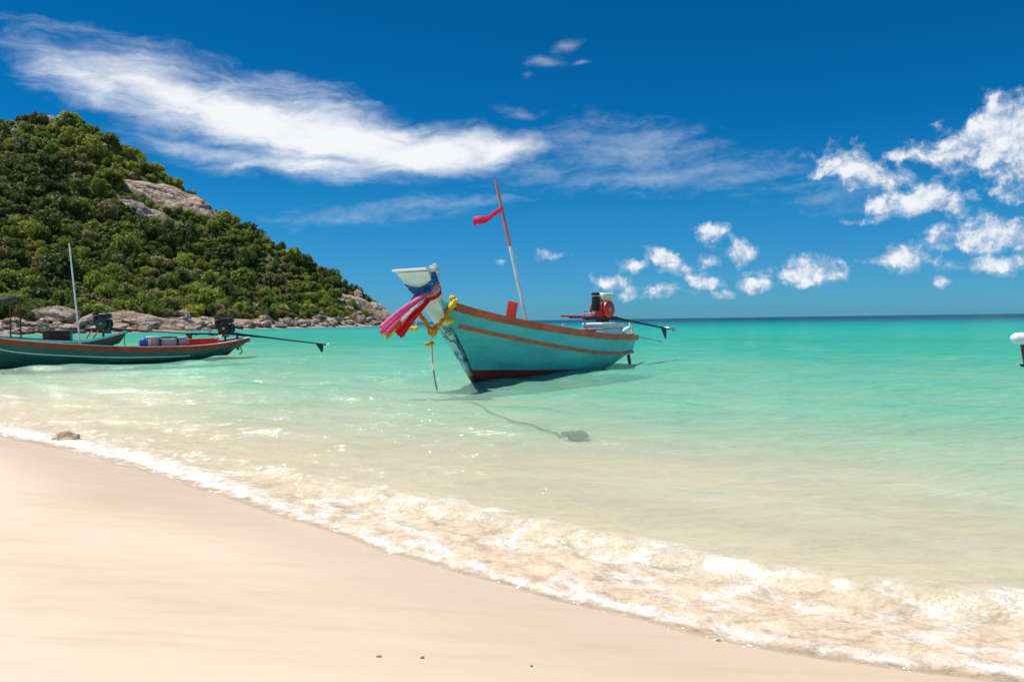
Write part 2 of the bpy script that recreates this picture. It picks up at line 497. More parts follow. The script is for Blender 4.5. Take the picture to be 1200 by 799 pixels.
# ------------------------------------------------------------------ shore coordinates
ES = Vector((0.755, -0.656)); ET = Vector((0.656, 0.755)); SO = Vector((0.0, 4.04))
def shore_st(x, y):
    dx = x - SO.x; dy = y - SO.y
    return dx * ES.x + dy * ES.y, dx * ET.x + dy * ET.y
_edge = [(-120, 487), (0, 511), (100, 533), (200, 562), (300, 594), (350, 611), (400, 628), (450, 646), (500, 658), (550, 674), (600, 686), (650, 702),
         (700, 714), (750, 726), (800, 740), (850, 752), (900, 762), (1000, 777), (1100, 788), (1200, 799), (1300, 812)]
_es = []; _et = []
for (px, py) in _edge:
    p = at_z(px, py, 0.01)
    s, t = shore_st(p.x, p.y)
    _es.append(s); _et.append(t)
_o = np.argsort(_es); _es = np.array(_es)[_o]; _et = np.array(_et)[_o]
def edge_t(s):
    s = np.asarray(s, float)
    b = np.interp(s, _es, _et)
    return b + 0.035 * fbm(s * 1.3, s * 0 + 2.2, 3, 5) + 0.012 * fbm(s * 7, s * 0 + 8.2, 3, 9)
def nominal_depth(tp):
    return np.minimum(0.42 * (1 - np.exp(-tp / 4.0)) + 0.017 * tp + 0.022 * np.maximum(tp - 70, 0), 14)
def bed_z(x, y):
    s, t = shore_st(x, y)
    tb = t - np.interp(s, _es, _et)
    tt = tb - (edge_t(s) - np.interp(s, _es, _et)) * np.exp(-(tb / 0.45) ** 2)
    tp = np.maximum(tt, 0)
    D = nominal_depth(tp) * (0.45 + 0.35 * sstep(tp, 25, 120))
    tn = np.maximum(-tt, 0)
    Hh = 1.6 * (1 - np.exp(-tn * 0.105 / 1.6))
    und = 0.02 * fbm(x * 0.5, y * 0.5, 3, 3) * sstep(np.abs(tt), 0.2, 2.0)
    und = und * np.where(tt > 20, 0, 1)
    return np.where(tt > 0, -D, Hh) + und, tt, s

def polar_axes(azs, rs):
    A, Rr = np.meshgrid(azs, rs)
    return Rr * np.sin(A), Rr * np.cos(A)
def grid_faces(nr, nc, wrap=False):
    i = np.arange(nr - 1)[:, None]; j = np.arange(nc if wrap else nc - 1)[None, :]
    j2 = (j + 1) % nc
    a = i * nc + j; b = i * nc + j2; c = (i + 1) * nc + j2; d = (i + 1) * nc + j
    return np.stack([a, b, c, d], -1).reshape(-1, 4)
def mesh_np(name, V, F, mat, attrs=None, smooth=True):
    me = bpy.data.meshes.new(name)
    me.vertices.add(len(V)); me.vertices.foreach_set('co', np.asarray(V, np.float32).ravel())
    me.loops.add(F.size); me.loops.foreach_set('vertex_index', F.astype(np.int32).ravel())
    nf = len(F); kf = F.shape[1]
    me.polygons.add(nf)
    me.polygons.foreach_set('loop_start', np.arange(0, nf * kf, kf, dtype=np.int32))
    me.polygons.foreach_set('loop_total', np.full(nf, kf, np.int32))
    me.polygons.foreach_set('use_smooth', np.full(nf, smooth))
    me.materials.append(mat)
    for an, av in (attrs or {}).items():
        a = me.attributes.new(an, 'FLOAT', 'POINT')
        a.data.foreach_set('value', np.asarray(av, np.float32).ravel())
    me.update(calc_edges=True); me.validate()
    o = bpy.data.objects.new(name, me); COL.objects.link(o)
    return o

# ------------------------------------------------------------------ sand: beach and sea bed as one sheet
m, k, out = mat_new('sand')
geo = k.n('ShaderNodeNewGeometry').outputs['Position']
shr = k.mapping(geo, rot=(0, 0, R(41)))                       # along / across the waterline
wet = k.n('ShaderNodeAttribute', attribute_name='wet').outputs['Fac']
n_big = k.noise(k.mapping(shr, sc=(0.35, 1.0, 1)), 0.9, 5, 0.55)
n_str = k.noise(k.mapping(geo, rot=(0, 0, R(4)), sc=(0.55, 3.2, 1)), 2.6, 6, 0.6)
n_fin = k.noise(geo, 160, 4, 0.7)
n_grain = k.noise(geo, 700, 2, 0.6)
c = k.mix(k.mapr(n_big, 0.3, 0.7), (0.655, 0.515, 0.375, 1), (0.74, 0.60, 0.455, 1))
c = k.mix(k.math('MULTIPLY', k.mapr(n_str, 0.48, 0.68), 0.45), c, (0.72, 0.59, 0.46, 1))
c = k.mix(k.math('MULTIPLY', k.mapr(n_str, 0.48, 0.3), 0.2), c, (0.46, 0.34, 0.24, 1))
c = k.mix(k.math('MULTIPLY', k.mapr(n_grain, 0.35, 0.75), 0.16), c, (0.42, 0.3, 0.2, 1))
c = k.mix(k.math('MULTIPLY', wet, 0.30), c, (0.50, 0.35, 0.24, 1))
rg = k.mapr(wet, 0.0, 1.0, 0.85, 0.5)
hgt = k.math('ADD', k.math('MULTIPLY', n_fin, 0.35), k.math('ADD', k.math('MULTIPLY', n_str, 1.6), k.math('MULTIPLY', n_big, 2.0)))
bp = k.n('ShaderNodeBump', {'Strength': 0.35, 'Distance': 0.012, 'Height': hgt})
p = k.n('ShaderNodeBsdfPrincipled', {'Base Color': c, 'Roughness': rg, 'Normal': bp.outputs[0]})
p.inputs['Specular IOR Level'].default_value = 0.25
k.L.new(p.outputs[0], out.inputs[0])
M['sand'] = m
azs = np.concatenate([np.radians(np.arange(-180, -44, 4.0)), np.radians(np.arange(-44, 44, 0.3)), np.radians(np.arange(44, 180, 4.0))])
rs = np.concatenate([[0.05], 0.4 * 1.03 ** np.arange(0, 150), 0.4 * 1.03 ** 150 * 1.12 ** np.arange(0, 66)])
X, Y = polar_axes(azs, rs)
Z, TT, SS = bed_z(X, Y)
wetv = np.clip(1 - np.maximum(-TT, 0) / (1.5 + 0.7 * fbm(SS * 0.6, TT * 0.5, 3, 4)), 0, 1)
wetv = sstep(wetv, 0.0, 0.9) * np.where(TT > 0, 1 - 0.7 * sstep(TT, 0.0, 0.5), 1)
Fg = grid_faces(len(rs), len(azs), True)[:, ::-1]
beach = mesh_np('beach', np.stack([X, Y, Z], -1).reshape(-1, 3), Fg, M['sand'], {'wet': wetv})
tag(beach, 'smooth pale peach sand beach running out under the sea', 'beach', kind='structure')

# ------------------------------------------------------------------ sea
m, k, out = mat_new('sea_water')
geo = k.n('ShaderNodeNewGeometry').outputs['Position']
shr = k.mapping(geo, rot=(0, 0, R(41)))
dep = k.n('ShaderNodeAttribute', attribute_name='depth').outputs['Fac']
foamA = k.n('ShaderNodeAttribute', attribute_name='foam').outputs['Fac']
sandA = k.n('ShaderNodeAttribute', attribute_name='sandy').outputs['Fac']
camd = k.n('ShaderNodeVectorMath', {0: geo, 1: (0, 0, 0)}, operation='DISTANCE').outputs['Value']
# body colour with depth (uneven: sand bars and darker patches on the bed)
patch = k.math('SUBTRACT', k.noise(k.mapping(geo, rot=(0, 0, R(8)), sc=(0.25, 1, 1)), 0.06, 4, 0.5), 0.5)
patch2 = k.math('SUBTRACT', k.noise(k.mapping(shr, sc=(0.5, 1.2, 1)), 0.5, 4, 0.6), 0.5)
dv = k.math('MULTIPLY', dep, k.math('ADD', k.math('MULTIPLY_ADD', patch, 0.7, 1.0), k.math('MULTIPLY', patch2, 0.5)))
dl = k.math('LOGARITHM', k.math('ADD', dv, 1.0), 2.0)       # 0 m->0, 1 m->1, 3 m->2, 7 m->3, 15 m->4
dl = k.math('DIVIDE', dl, 4.0, clamp=True)
body = k.ramp(dl, [(0.0, (0.85, 0.78, 0.56)), (0.09, (0.72, 0.80, 0.56)), (0.15, (0.29, 0.67, 0.47)), (0.235, (0.06, 0.50, 0.35)),
                   (0.38, (0.015, 0.38, 0.285)), (0.58, (0.0, 0.25, 0.235)), (0.78, (0.0, 0.13, 0.155)), (1.0, (0.0, 0.045, 0.095))])
opa = k.math('SUBTRACT', 1.0, k.math('POWER', 2.718, k.math('MULTIPLY', dv, -1.15)), clamp=True)
# suspended sand in the swash
sn = k.noise(k.mapping(shr, sc=(1, 1.6, 1)), 5.5, 7, 0.65, 0.6)
sandF = k.math('MULTIPLY', sandA, k.mapr(sn, 0.12, 0.55), clamp=True)
body = k.mix(sandF, body, k.mix(k.mapr(sn, 0.35, 0.65), (0.72, 0.50, 0.33, 1), (0.86, 0.69, 0.49, 1)))
opa = k.math('MAXIMUM', opa, k.math('MULTIPLY', sandF, 0.85))
tint = k.ramp(dl, [(0.0, (0.99, 0.99, 0.97)), (0.07, (0.93, 0.985, 0.94)), (0.15, (0.66, 0.96, 0.87)), (0.27, (0.35, 0.9, 0.8)), (0.5, (0.1, 0.75, 0.7))])
# ripples: wavelets at several sizes, fading out with distance
def wav(sx, sy, sc, rot, det=4, dist=0.5):
    return k.noise(k.mapping(geo, rot=(0, 0, R(rot)), sc=(sx, sy, 1)), sc, det, 0.55, 0.0)
w1 = wav(0.55, 1.3, 1.5, 14, 3, 0.8); w2 = wav(0.6, 1.5, 5.5, -6, 4, 0.6); w3 = wav(0.8, 1.3, 18, 30, 3, 0.3)
w0 = wav(0.3, 1.0, 0.35, 5, 3, 0.4)
fade3 = k.mapr(camd, 3.0, 16.0, 1.0, 0.0); fade2 = k.mapr(camd, 12.0, 80.0, 1.0, 0.45)
hh = k.math('ADD', k.math('MULTIPLY', w1, 0.24), k.math('MULTIPLY', k.math('MULTIPLY', w2, 0.115), fade2))
hh = k.math('ADD', hh, k.math('MULTIPLY', k.math('MULTIPLY', w3, 0.011), fade3))
hh = k.math('ADD', hh, k.math('MULTIPLY', w0, 0.75))
bp = k.n('ShaderNodeBump', {'Strength': 0.85, 'Distance': 1.0, 'Height': hh})
bpd = bp
diff = k.n('ShaderNodeBsdfDiffuse', {'Color': body, 'Normal': bpd.outputs[0]})
trn = k.n('ShaderNodeBsdfTransparent', {'Color': tint})
bodyS = k.n('ShaderNodeMixShader', {0: opa, 1: trn.outputs[0], 2: diff.outputs[0]})
rgh = k.mapr(camd, 5.0, 150.0, 0.07, 0.22)
glo = k.n('ShaderNodeBsdfGlossy', {'Color': (1, 1, 1, 1), 'Roughness': rgh, 'Normal': bp.outputs[0]})
fr = k.n('ShaderNodeFresnel', {'IOR': 1.33, 'Normal': bp.outputs[0]}).outputs[0]
frc = k.math('MINIMUM', k.math('MULTIPLY', fr, 0.55), k.math('MULTIPLY_ADD', sandF, -0.15, 0.22))
surf = k.n('ShaderNodeMixShader', {0: frc, 1: bodyS.outputs[0], 2: glo.outputs[0]})
# foam
fv = k.n('ShaderNodeTexVoronoi', {'Vector': shr, 'Scale': 38.0, 'Randomness': 1.0}, feature='F1').outputs['Distance']
fn = k.noise(k.mapping(shr, sc=(0.8, 1.1, 1)), 9.0, 8, 0.68, 0.5)
fn2 = k.noise(shr, 60.0, 5, 0.7)
ff = k.math('ADD', foamA, k.math('ADD', k.math('MULTIPLY', k.math('SUBTRACT', fn, 0.5), 1.5), k.math('MULTIPLY', k.math('SUBTRACT', fn2, 0.5), 0.8)))
ff = k.math('MULTIPLY', k.mapr(ff, 0.36, 0.92), k.mapr(foamA, 0.02, 0.3), clamp=True)
fb = k.n('ShaderNodeBump', {'Strength': 0.55, 'Distance': 0.01, 'Height': k.math('ADD', fn2, k.math('MULTIPLY', fv, 0.8))})
fcol = k.mix(k.mapr(fn, 0.35, 0.65), (0.72, 0.65, 0.56, 1), (0.82, 0.81, 0.79, 1))
fdf = k.n('ShaderNodeBsdfDiffuse', {'Color': fcol, 'Normal': fb.outputs[0]})
fgl = k.n('ShaderNodeBsdfGlossy', {'Color': (1, 1, 1, 1), 'Roughness': 0.18, 'Normal': fb.outputs[0]})
fsh = k.n('ShaderNodeMixShader', {0: 0.06, 1: fdf.outputs[0], 2: fgl.outputs[0]})
fin = k.n('ShaderNodeMixShader', {0: k.math('MULTIPLY', ff, 0.93), 1: surf.outputs[0], 2: fsh.outputs[0]})
k.L.new(fin.outputs[0], out.inputs[0])
M['sea'] = m

azs = np.concatenate([np.radians(np.arange(-88, -42, 1.0)), np.radians(np.arange(-42, 42, 0.15)), np.radians(np.arange(42, 89, 1.0))])
rs = np.concatenate([1.6 * 1.0062 ** np.arange(0, 490), 1.6 * 1.0062 ** 490 * 1.05 ** np.arange(1, 137)])
X, Y = polar_axes(azs, rs)
BZ, TT, SS = bed_z(X, Y)
def crest_c(s): return 0.78 + 0.16 * fbm(s * 0.8, s * 0 + 1.5, 3, 21) + 0.05 * fbm(s * 4, s * 0 + 3.5, 3, 22)
right = sstep(SS, -5.5, -0.5)                      # the little breaker is livelier nearer the camera
tc_ = crest_c(SS)
dt = TT - tc_
front = np.exp(-(np.where(dt < 0, dt / 0.10, dt / 0.34)) ** 2)
amp = (0.03 + 0.035 * right) * (0.65 + 0.7 * vnoise(SS * 1.6, SS * 0 + 0.5, 31))
Wz = 0.024 * (1 - np.exp(-np.maximum(TT, 0) / (0.06 + 0.1 * (1 - right)))) * np.exp(-np.maximum(TT - 0.3, 0) / 0.6)
Wz = np.where(TT < 0, TT * 0.6, Wz)
Wz = Wz + amp * front
churn = sstep(TT, 0.02, 0.15) * (1 - sstep(TT, 0.75, 1.25)) * (0.45 + 0.55 * right)
near = 1 - sstep(np.hypot(X, Y), 7, 14)
Wz = Wz + churn * near * (0.014 * fbm(SS * 9, TT * 11, 4, 41, 0.6) + 0.007 * np.abs(fbm(SS * 20, TT * 24, 2, 47)))
# second, rising swell
tc2 = 2.15 + 0.3 * fbm(SS * 0.5, SS * 0 + 5.5, 2, 61)
Wz = Wz + 0.035 * np.exp(-((TT - tc2) / 0.45) ** 2) * (0.5 + vnoise(SS * 0.7, SS * 0 + 1.5, 62))
# wavelets
rad = np.hypot(X, Y)
amb = np.zeros_like(X)
for i in range(26):
    L = 0.35 * 1.13 ** i
    a = math.radians(-41 - 90 + float(RNG.normal(0, 34)))
    ph = float(RNG.uniform(0, 6.28))
    kx, ky = math.cos(a) * 2 * math.pi / L, math.sin(a) * 2 * math.pi / L
    cut = 1 - sstep(rad, L * 22, L * 42)
    q = np.sin(kx * X + ky * Y + ph + 1.3 * fbm(X / (L * 3), Y / (L * 3), 2, 70 + i))
    amb += cut * 0.0055 * L ** 0.75 * q
Wz = Wz + amb * sstep(TT, 0.3, 2.5)
Wz = Wz + 0.018 * fbm(X * 0.9, Y * 1.4, 3, 91) * sstep(TT, 0.5, 3.0) * (1 - sstep(rad, 30, 70))
Wz = np.where(TT < -0.02, np.minimum(Wz, BZ - 0.03), np.where(TT > 0.25, np.maximum(Wz, BZ + 0.025), Wz))
depth = np.maximum(Wz + nominal_depth(np.maximum(TT, 0)), 0) * sstep(TT, -0.05, 0.1)
# foam amount
leftw = 1 - right
lip_w = 0.10 + 0.07 * vnoise(SS * 2.1, SS * 0 + 4.5, 51) + 0.26 * leftw
foam = np.where(TT >= -0.03, np.exp(-(np.maximum(TT - lip_w * 0.4, 0) / lip_w) ** 2), 0) * (0.72 + 0.25 * leftw)
foam = foam * (0.30 + 0.70 * sstep(TT, 0.0, 0.05 + 0.12 * leftw + 0.06 * vnoise(SS * 6, TT * 3, 59)))
burst = sstep(vnoise(SS * 0.95 + 0.35, SS * 0 + 0.5, 55), 0.50, 0.75)
burst2 = sstep(vnoise(SS * 3.5, TT * 4.5, 56), 0.35, 0.65)
foam = np.maximum(foam, np.exp(-(np.where(dt < 0, (dt + 0.02) / 0.12, (dt + 0.02) / 0.09)) ** 2) * (0.2 + 0.78 * burst * burst2) * (0.45 + 0.55 * right))
foam = np.maximum(foam, churn * 0.50 * (0.5 + vnoise(SS * 5, TT * 6, 57)))
foam = np.maximum(foam, 0.42 * np.exp(-((TT - 0.7) / 0.6) ** 2) * leftw)
foam = np.maximum(foam, 0.20 * np.exp(-((TT - tc2 + 0.1) / 0.2) ** 2) * vnoise(SS * 2, TT * 2, 58))
sandy = sstep(TT, -0.02, 0.06) * (1 - sstep(TT, 0.3, 1.5)) * (0.5 + 0.45 * right)
sandy = np.maximum(sandy, 0.35 * (1 - sstep(TT, 1.0, 3.0)) * sstep(TT, 0, 0.3))
V = np.stack([X, Y, Wz], -1).reshape(-1, 3)
Fs = grid_faces(len(rs), len(azs))[:, ::-1]
keep = (TT.reshape(-1)[Fs] > -0.25).any(1)
Fs = Fs[keep]
used = np.unique(Fs); remap = np.full(len(V), -1); remap[used] = np.arange(len(used))
sea = mesh_np('sea', V[used], remap[Fs], M['sea'], {'depth': depth.ravel()[used], 'foam': foam.ravel()[used], 'sandy': sandy.ravel()[used]})
tag(sea, 'clear turquoise shallow sea with small foaming waves', 'sea', kind='structure')
def sea_z_near(x, y):
    i = int(np.argmin((X.ravel() - x) ** 2 + (Y.ravel() - y) ** 2))
    return float(Wz.ravel()[i])

# droplets thrown up by the breaker
drop_v = []; drop_f = []
oct_v = np.array([(1, 0, 0), (-1, 0, 0), (0, 1, 0), (0, -1, 0), (0, 0, 1), (0, 0, -1)], float)
oct_f = np.array([(0, 2, 4), (2, 1, 4), (1, 3, 4), (3, 0, 4), (2, 0, 5), (1, 2, 5), (3, 1, 5), (0, 3, 5)])
cand = (np.abs(dt) < 0.28) & (SS > -3.0) & (SS < 3.0) & (X > -3) & (foam > 0.55)
ci = np.flatnonzero(cand.ravel())
ci2 = np.flatnonzero(((TT > 0.0) & (TT < 0.25) & (SS > -5) & (SS < 3.0) & (foam > 0.6)).ravel())
pick = np.concatenate([RNG.choice(ci, 900) if len(ci) else ci, RNG.choice(ci2, 250) if len(ci2) else ci2])
DV = []; DF = []
for n_, i_ in enumerate(pick):
    r_ = float(RNG.uniform(0.001, 0.0032)); h_ = float(abs(RNG.normal(0, 0.028))) * (1.0 if n_ < 900 else 0.4)
    c_ = np.array([X.ravel()[i_] + RNG.normal(0, .02), Y.ravel()[i_] + RNG.normal(0, .02), Wz.ravel()[i_] + h_ + r_ * .4])
    DF.append(oct_f + 6 * n_); DV.append(oct_v * r_ + c_)
m, k, out = mat_new('spray')
p = k.n('ShaderNodeBsdfPrincipled', {'Base Color': (0.86, 0.86, 0.85, 1), 'Roughness': 0.12})
k.L.new(p.outputs[0], out.inputs[0])
spray = mesh_np('sea_spray', np.concatenate(DV), np.concatenate(DF), m)
tag(spray, 'fine white droplets flying off the small breaking wave', 'spray', kind='stuff')

# ------------------------------------------------------------------ hill
SHORE = np.array([(-420, 60), (-260, 80), (-160, 98), (-110, 118), (-87, 136), (-70, 158), (-69, 190), (-66, 215), (-57, 240), (-50, 272), (-44, 305),
                  (-50, 332), (-80, 372), (-150, 430), (-280, 500), (-450, 540)], float)
_sil = [(468, 366), (452, 358), (430, 345), (400, 327), (350, 300), (300, 271), (250, 241), (200, 208), (150, 173), (125, 155), (100, 144), (80, 138),
        (60, 137), (30, 140), (0, 142), (-60, 150), (-160, 170), (-320, 205)]
RID = []
for (px, py) in _sil:
    yy = 308 + (468 - px) * 0.06
    p = at_y(px, py + 8, yy)
    RID.append((p.x, p.y, max(p.z, 0.5)))
RID = np.array(RID)
def seg_dist(px, py, poly):
    best = np.full(px.shape, 1e9); hz = np.zeros(px.shape)
    for a, b in zip(poly[:-1], poly[1:]):
        d = b[:2] - a[:2]; L2 = (d ** 2).sum()
        t = np.clip(((px - a[0]) * d[0] + (py - a[1]) * d[1]) / L2, 0, 1)
        q = np.hypot(px - a[0] - t * d[0], py - a[1] - t * d[1])
        if len(a) > 2:
            hz = np.where(q < best, a[2] + t * (b[2] - a[2]), hz)
        best = np.minimum(best, q)
    return best, hz
def inside(px, py, poly):
    c = np.zeros(px.shape, bool)
    n = len(poly); j = n - 1
    for i in range(n):
        xi, yi = poly[i]; xj, yj = poly[j]
        with np.errstate(divide='ignore', invalid='ignore'):
            cond = ((yi > py) != (yj > py)) & (px < (xj - xi) * (py - yi) / (yj - yi) + xi)
        c ^= cond; j = i
    return c
def hill_z(x, y):
    x = np.asarray(x, float); y = np.asarray(y, float)
    ds, _ = seg_dist(x, y, SHORE)
    dr, H = seg_dist(x, y, RID)
    ins = inside(x, y, SHORE)
    fr_ = ds / (ds + dr + 1e-6)
    prof = fr_ ** 1.08
    z = H * prof + 1.6 * sstep(ds, 0, 10) * np.minimum(1, H / 10)
    z = z + 3.2 * fbm(x / 38, y / 38, 4, 101) * sstep(ds, 4, 40) * sstep(dr, 2, 25) + 0.6 * fbm(x / 9, y / 9, 3, 102) * sstep(ds, 1, 10)
    return np.where(ins, z, -np.minimum(ds * 0.25, 6))
hx = np.linspace(-460, -30, 216); hy = np.linspace(60, 520, 231)
HX, HY = np.meshgrid(hx, hy)
HZ = hill_z(HX, HY)
# bilinear lookup for speed
def hz_at(x, y):
    i = min(max((x - hx[0]) / (hx[1] - hx[0]), 0), len(hx) - 1.001); j = min(max((y - hy[0]) / (hy[1] - hy[0]), 0), len(hy) - 1.001)
    i0, j0 = int(i), int(j); a, b = i - i0, j - j0
    return float((HZ[j0, i0] * (1 - a) + HZ[j0, i0 + 1] * a) * (1 - b) + (HZ[j0 + 1, i0] * (1 - a) + HZ[j0 + 1, i0 + 1] * a) * b)
def hz_np(x, y):
    i = np.clip((x - hx[0]) / (hx[1] - hx[0]), 0, len(hx) - 1.001); j = np.clip((y - hy[0]) / (hy[1] - hy[0]), 0, len(hy) - 1.001)
    i0 = i.astype(int); j0 = j.astype(int); a = i - i0; b = j - j0
    return (HZ[j0, i0] * (1 - a) + HZ[j0, i0 + 1] * a) * (1 - b) + (HZ[j0 + 1, i0] * (1 - a) + HZ[j0 + 1, i0 + 1] * a) * b
def hill_hit(px, py):
    d = ray(px, py)
    t = 110.0
    while t < 520:
        p = CPOS + d * t
        if p.x > -440 and p.z < hz_at(p.x, p.y): return p
        t += 0.7
    return None
def hill_normal(x, y, e=4.0):
    return Vector((hz_at(x - e, y) - hz_at(x + e, y), hz_at(x, y - e) - hz_at(x, y + e), 2 * e)).normalized()

def rock_mat(name, light, mid, dark, scale=0.25):
    m, k, out = mat_new(name)
    geo = k.n('ShaderNodeNewGeometry').outputs['Position']
    oi = k.n('ShaderNodeObjectInfo').outputs['Random']
    n1 = k.noise(geo, scale, 7, 0.62, 0.4); n2 = k.noise(geo, scale * 8, 6, 0.7)
    n3 = k.noise(k.mapping(geo, rot=(R(25), R(15), R(30)), sc=(1, 1, 0.22)), scale * 2.2, 6, 0.65)
    n4 = k.noise(k.mapping(geo, rot=(0, R(52), 0), sc=(0.18, 1, 1.6)), scale * 3, 5, 0.6)
    c = k.mix(k.mapr(n1, 0.32, 0.66), (*mid, 1), (*light, 1))
    c = k.mix(k.mapr(n3, 0.52, 0.66), c, (*[a * 0.75 for a in mid], 1))
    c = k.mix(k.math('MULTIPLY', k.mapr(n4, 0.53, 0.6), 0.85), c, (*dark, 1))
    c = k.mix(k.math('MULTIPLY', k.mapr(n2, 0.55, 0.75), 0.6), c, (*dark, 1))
    c = k.mix(k.math('MULTIPLY', oi, 0.4), c, (*[a * 0.8 for a in mid], 1))
    zt_ = k.n('ShaderNodeSeparateXYZ', {0: geo}).outputs[2]
    c = k.mix(k.math('MULTIPLY', k.mapr(k.math('ADD', zt_, k.math('MULTIPLY', k.math('SUBTRACT', n2, 0.5), 0.9)), 0.75, 0.35), 0.7), c, (0.085, 0.07, 0.05, 1))
    bp = k.n('ShaderNodeBump', {'Strength': 1.0, 'Distance': 0.5, 'Height': k.math('ADD', n2, k.math('MULTIPLY', n3, 1.2))})
    p = k.n('ShaderNodeBsdfPrincipled', {'Base Color': c, 'Roughness': 0.85, 'Normal': bp.outputs[0]})
    p.inputs['Specular IOR Level'].default_value = 0.2
    k.L.new(p.outputs[0], out.inputs[0])
    return m
M['granite'] = rock_mat('granite', (0.68, 0.53, 0.41), (0.47, 0.335, 0.25), (0.12, 0.085, 0.07))
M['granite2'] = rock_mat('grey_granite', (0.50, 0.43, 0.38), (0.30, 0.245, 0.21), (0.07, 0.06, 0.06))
# hill ground: olive scrub, bare granite low down
m, k, out = mat_new('hill_ground')
geo = k.n('ShaderNodeNewGeometry').outputs['Position']
zz = k.n('ShaderNodeSeparateXYZ', {0: geo}).outputs[2]
n1 = k.noise(geo, 0.12, 6, 0.6); n2 = k.noise(geo, 1.1, 5, 0.7); n3 = k.noise(geo, 0.035, 4, 0.5)
c = k.mix(k.mapr(n1, 0.35, 0.65), (0.08, 0.11, 0.03, 1), (0.20, 0.19, 0.07, 1))
c = k.mix(k.math('MULTIPLY', k.mapr(n2, 0.5, 0.75), 0.6), c, (0.06, 0.08, 0.025, 1))
rk = k.mix(k.mapr(n2, 0.35, 0.65), (0.26, 0.2, 0.16, 1), (0.52, 0.42, 0.33, 1))
low = k.mapr(k.math('ADD', zz, k.math('MULTIPLY', k.math('SUBTRACT', n1, 0.5), 7.0)), 2.6, 4.2, 1.0, 0.0)
c = k.mix(low, c, rk)
bp = k.n('ShaderNodeBump', {'Strength': 1.0, 'Distance': 0.6, 'Height': n2})
p = k.n('ShaderNodeBsdfPrincipled', {'Base Color': c, 'Roughness': 0.9, 'Normal': bp.outputs[0]})
p.inputs['Specular IOR Level'].default_value = 0.1
k.L.new(p.outputs[0], out.inputs[0])
hill = mesh_np('hill', np.stack([HX, HY, HZ], -1).reshape(-1, 3), grid_faces(len(hy), len(hx)), m)
tag(hill, 'steep green headland hill rising from the rocky shore', 'hill', kind='structure')

# bare granite faces lying on the slope: (px, py, half length m, half width m, screen slope deg, bulge, label)
def rock_slab(px, py, hl, hw, slope, bulge, mat, label, seed):
    c = hill_hit(px, py)
    n = hill_normal(c.x, c.y, 8)
    down = ray(px + 30 * math.cos(R(slope)), py + 30 * math.sin(R(slope))) - ray(px, py)
    u = (down - n * down.dot(n)).normalized(); v = n.cross(u)
    nu, nv = 84, 52; vs = []; fs = []
    for j in range(nv):
        for i in range(nu):
            a = -1 + 2 * i / (nu - 1); b = -1 + 2 * j / (nv - 1)
            # map the square to a ragged disc
            A = a * math.sqrt(max(0, 1 - b * b / 2)); B = b * math.sqrt(max(0, 1 - a * a / 2))
            rr = math.hypot(A, B); th = math.atan2(B, A)
            k_ = 1 + 0.28 * mnoise.noise((math.cos(th) * 1.8 + seed, math.sin(th) * 1.8, seed))
            q = c + u * (A * hl * k_) + v * (B * hw * k_)
            z = hz_at(q.x, q.y)
            lift = bulge * (1 - rr ** 3) - 1.6 * rr ** 6
            w_ = Vector((q.x * 0.16, q.y * 0.16, q.z * 0.16 + seed))
            rough_ = 0.7 * mnoise.fractal(w_, 0.7, 2.1, 6) + 0.9 * abs(mnoise.noise(Vector((u.dot(q) * 0.06, v.dot(q) * 0.4, seed)))) - 1.3 * max(0, 1 - 5 * abs(mnoise.noise(Vector((u.dot(q) * 0.07, v.dot(q) * 0.16, seed + 5))))) + 0.8 * math.floor(2.4 * mnoise.noise(Vector((u.dot(q) * 0.09 + 3, v.dot(q) * 0.13, seed + 9)))) * .5
            q.z = z
            vs.append(q + n * (lift + rough_ * (1 - rr ** 4)))
    for j in range(nv - 1):
        for i in range(nu - 1):
            fs.append((j * nu + i, j * nu + i + 1, (j + 1) * nu + i + 1, (j + 1) * nu + i))
    # thickness: a skirt sunk into the slope
    rim = [i for i in range(nu)] + [j * nu + nu - 1 for j in range(1, nv)] + [(nv - 1) * nu + i for i in range(nu - 2, -1, -1)] + [j * nu for j in range(nv - 2, 0, -1)]
    b0 = len(vs)
    for r_ in rim: vs.append(vs[r_] - n * 3.0)
    for i in range(len(rim)):
        i2 = (i + 1) % len(rim)
        fs.append((rim[i], b0 + i, b0 + i2, rim[i2]))
    o = link_mesh('rock_face', vs, fs, mat, None, True)
    bm = bmesh.new(); bm.from_mesh(o.data); bmesh.ops.recalc_face_normals(bm, faces=bm.faces[:]); bm.to_mesh(o.data); bm.free()
    # origin at its base
    o.data.transform(Matrix.Translation(-c)); o.location = c
    tag(o, label, 'rock', 'bare granite outcrops on the hill')
    return (c, max(hl, hw), u, v, hl, hw)
slabs = []
slabs.append(rock_slab(199, 235, 20, 8.8, 36, 2.4, M['granite'], 'large bare pink granite face breaking out of the wooded slope', 1.3))
slabs.append(rock_slab(172, 251, 15, 5.0, 46, 1.8, M['granite2'], 'dark grey rock strip along the lower edge of the big granite face', 4.1))
slabs.append(rock_slab(58, 142, 6.5, 3.2, 10, 2.4, M['granite2'], 'grey rounded rock dome at the very top of the hill', 7.7))
slabs.append(rock_slab(9, 156, 5.5, 4.5, 0, 2.0, M['granite2'], 'grey-brown rock outcrop among dark trees just below the hilltop', 9.4))
slabs.append(rock_slab(20, 169, 3.0, 2.5, 0, 1.8, M['granite2'], 'small pale grey boulder among the trees under the hilltop', 12.9))
slabs.append(rock_slab(425, 362, 16, 6.5, 30, 2.2, M['granite'], 'wide pale granite slab forming the tip of the headland', 15.2))
slabs.append(rock_slab(452, 370, 10, 5, 35, 1.6, M['granite'], 'outermost granite ledge sloping into the sea at the headland tip', 17.3))
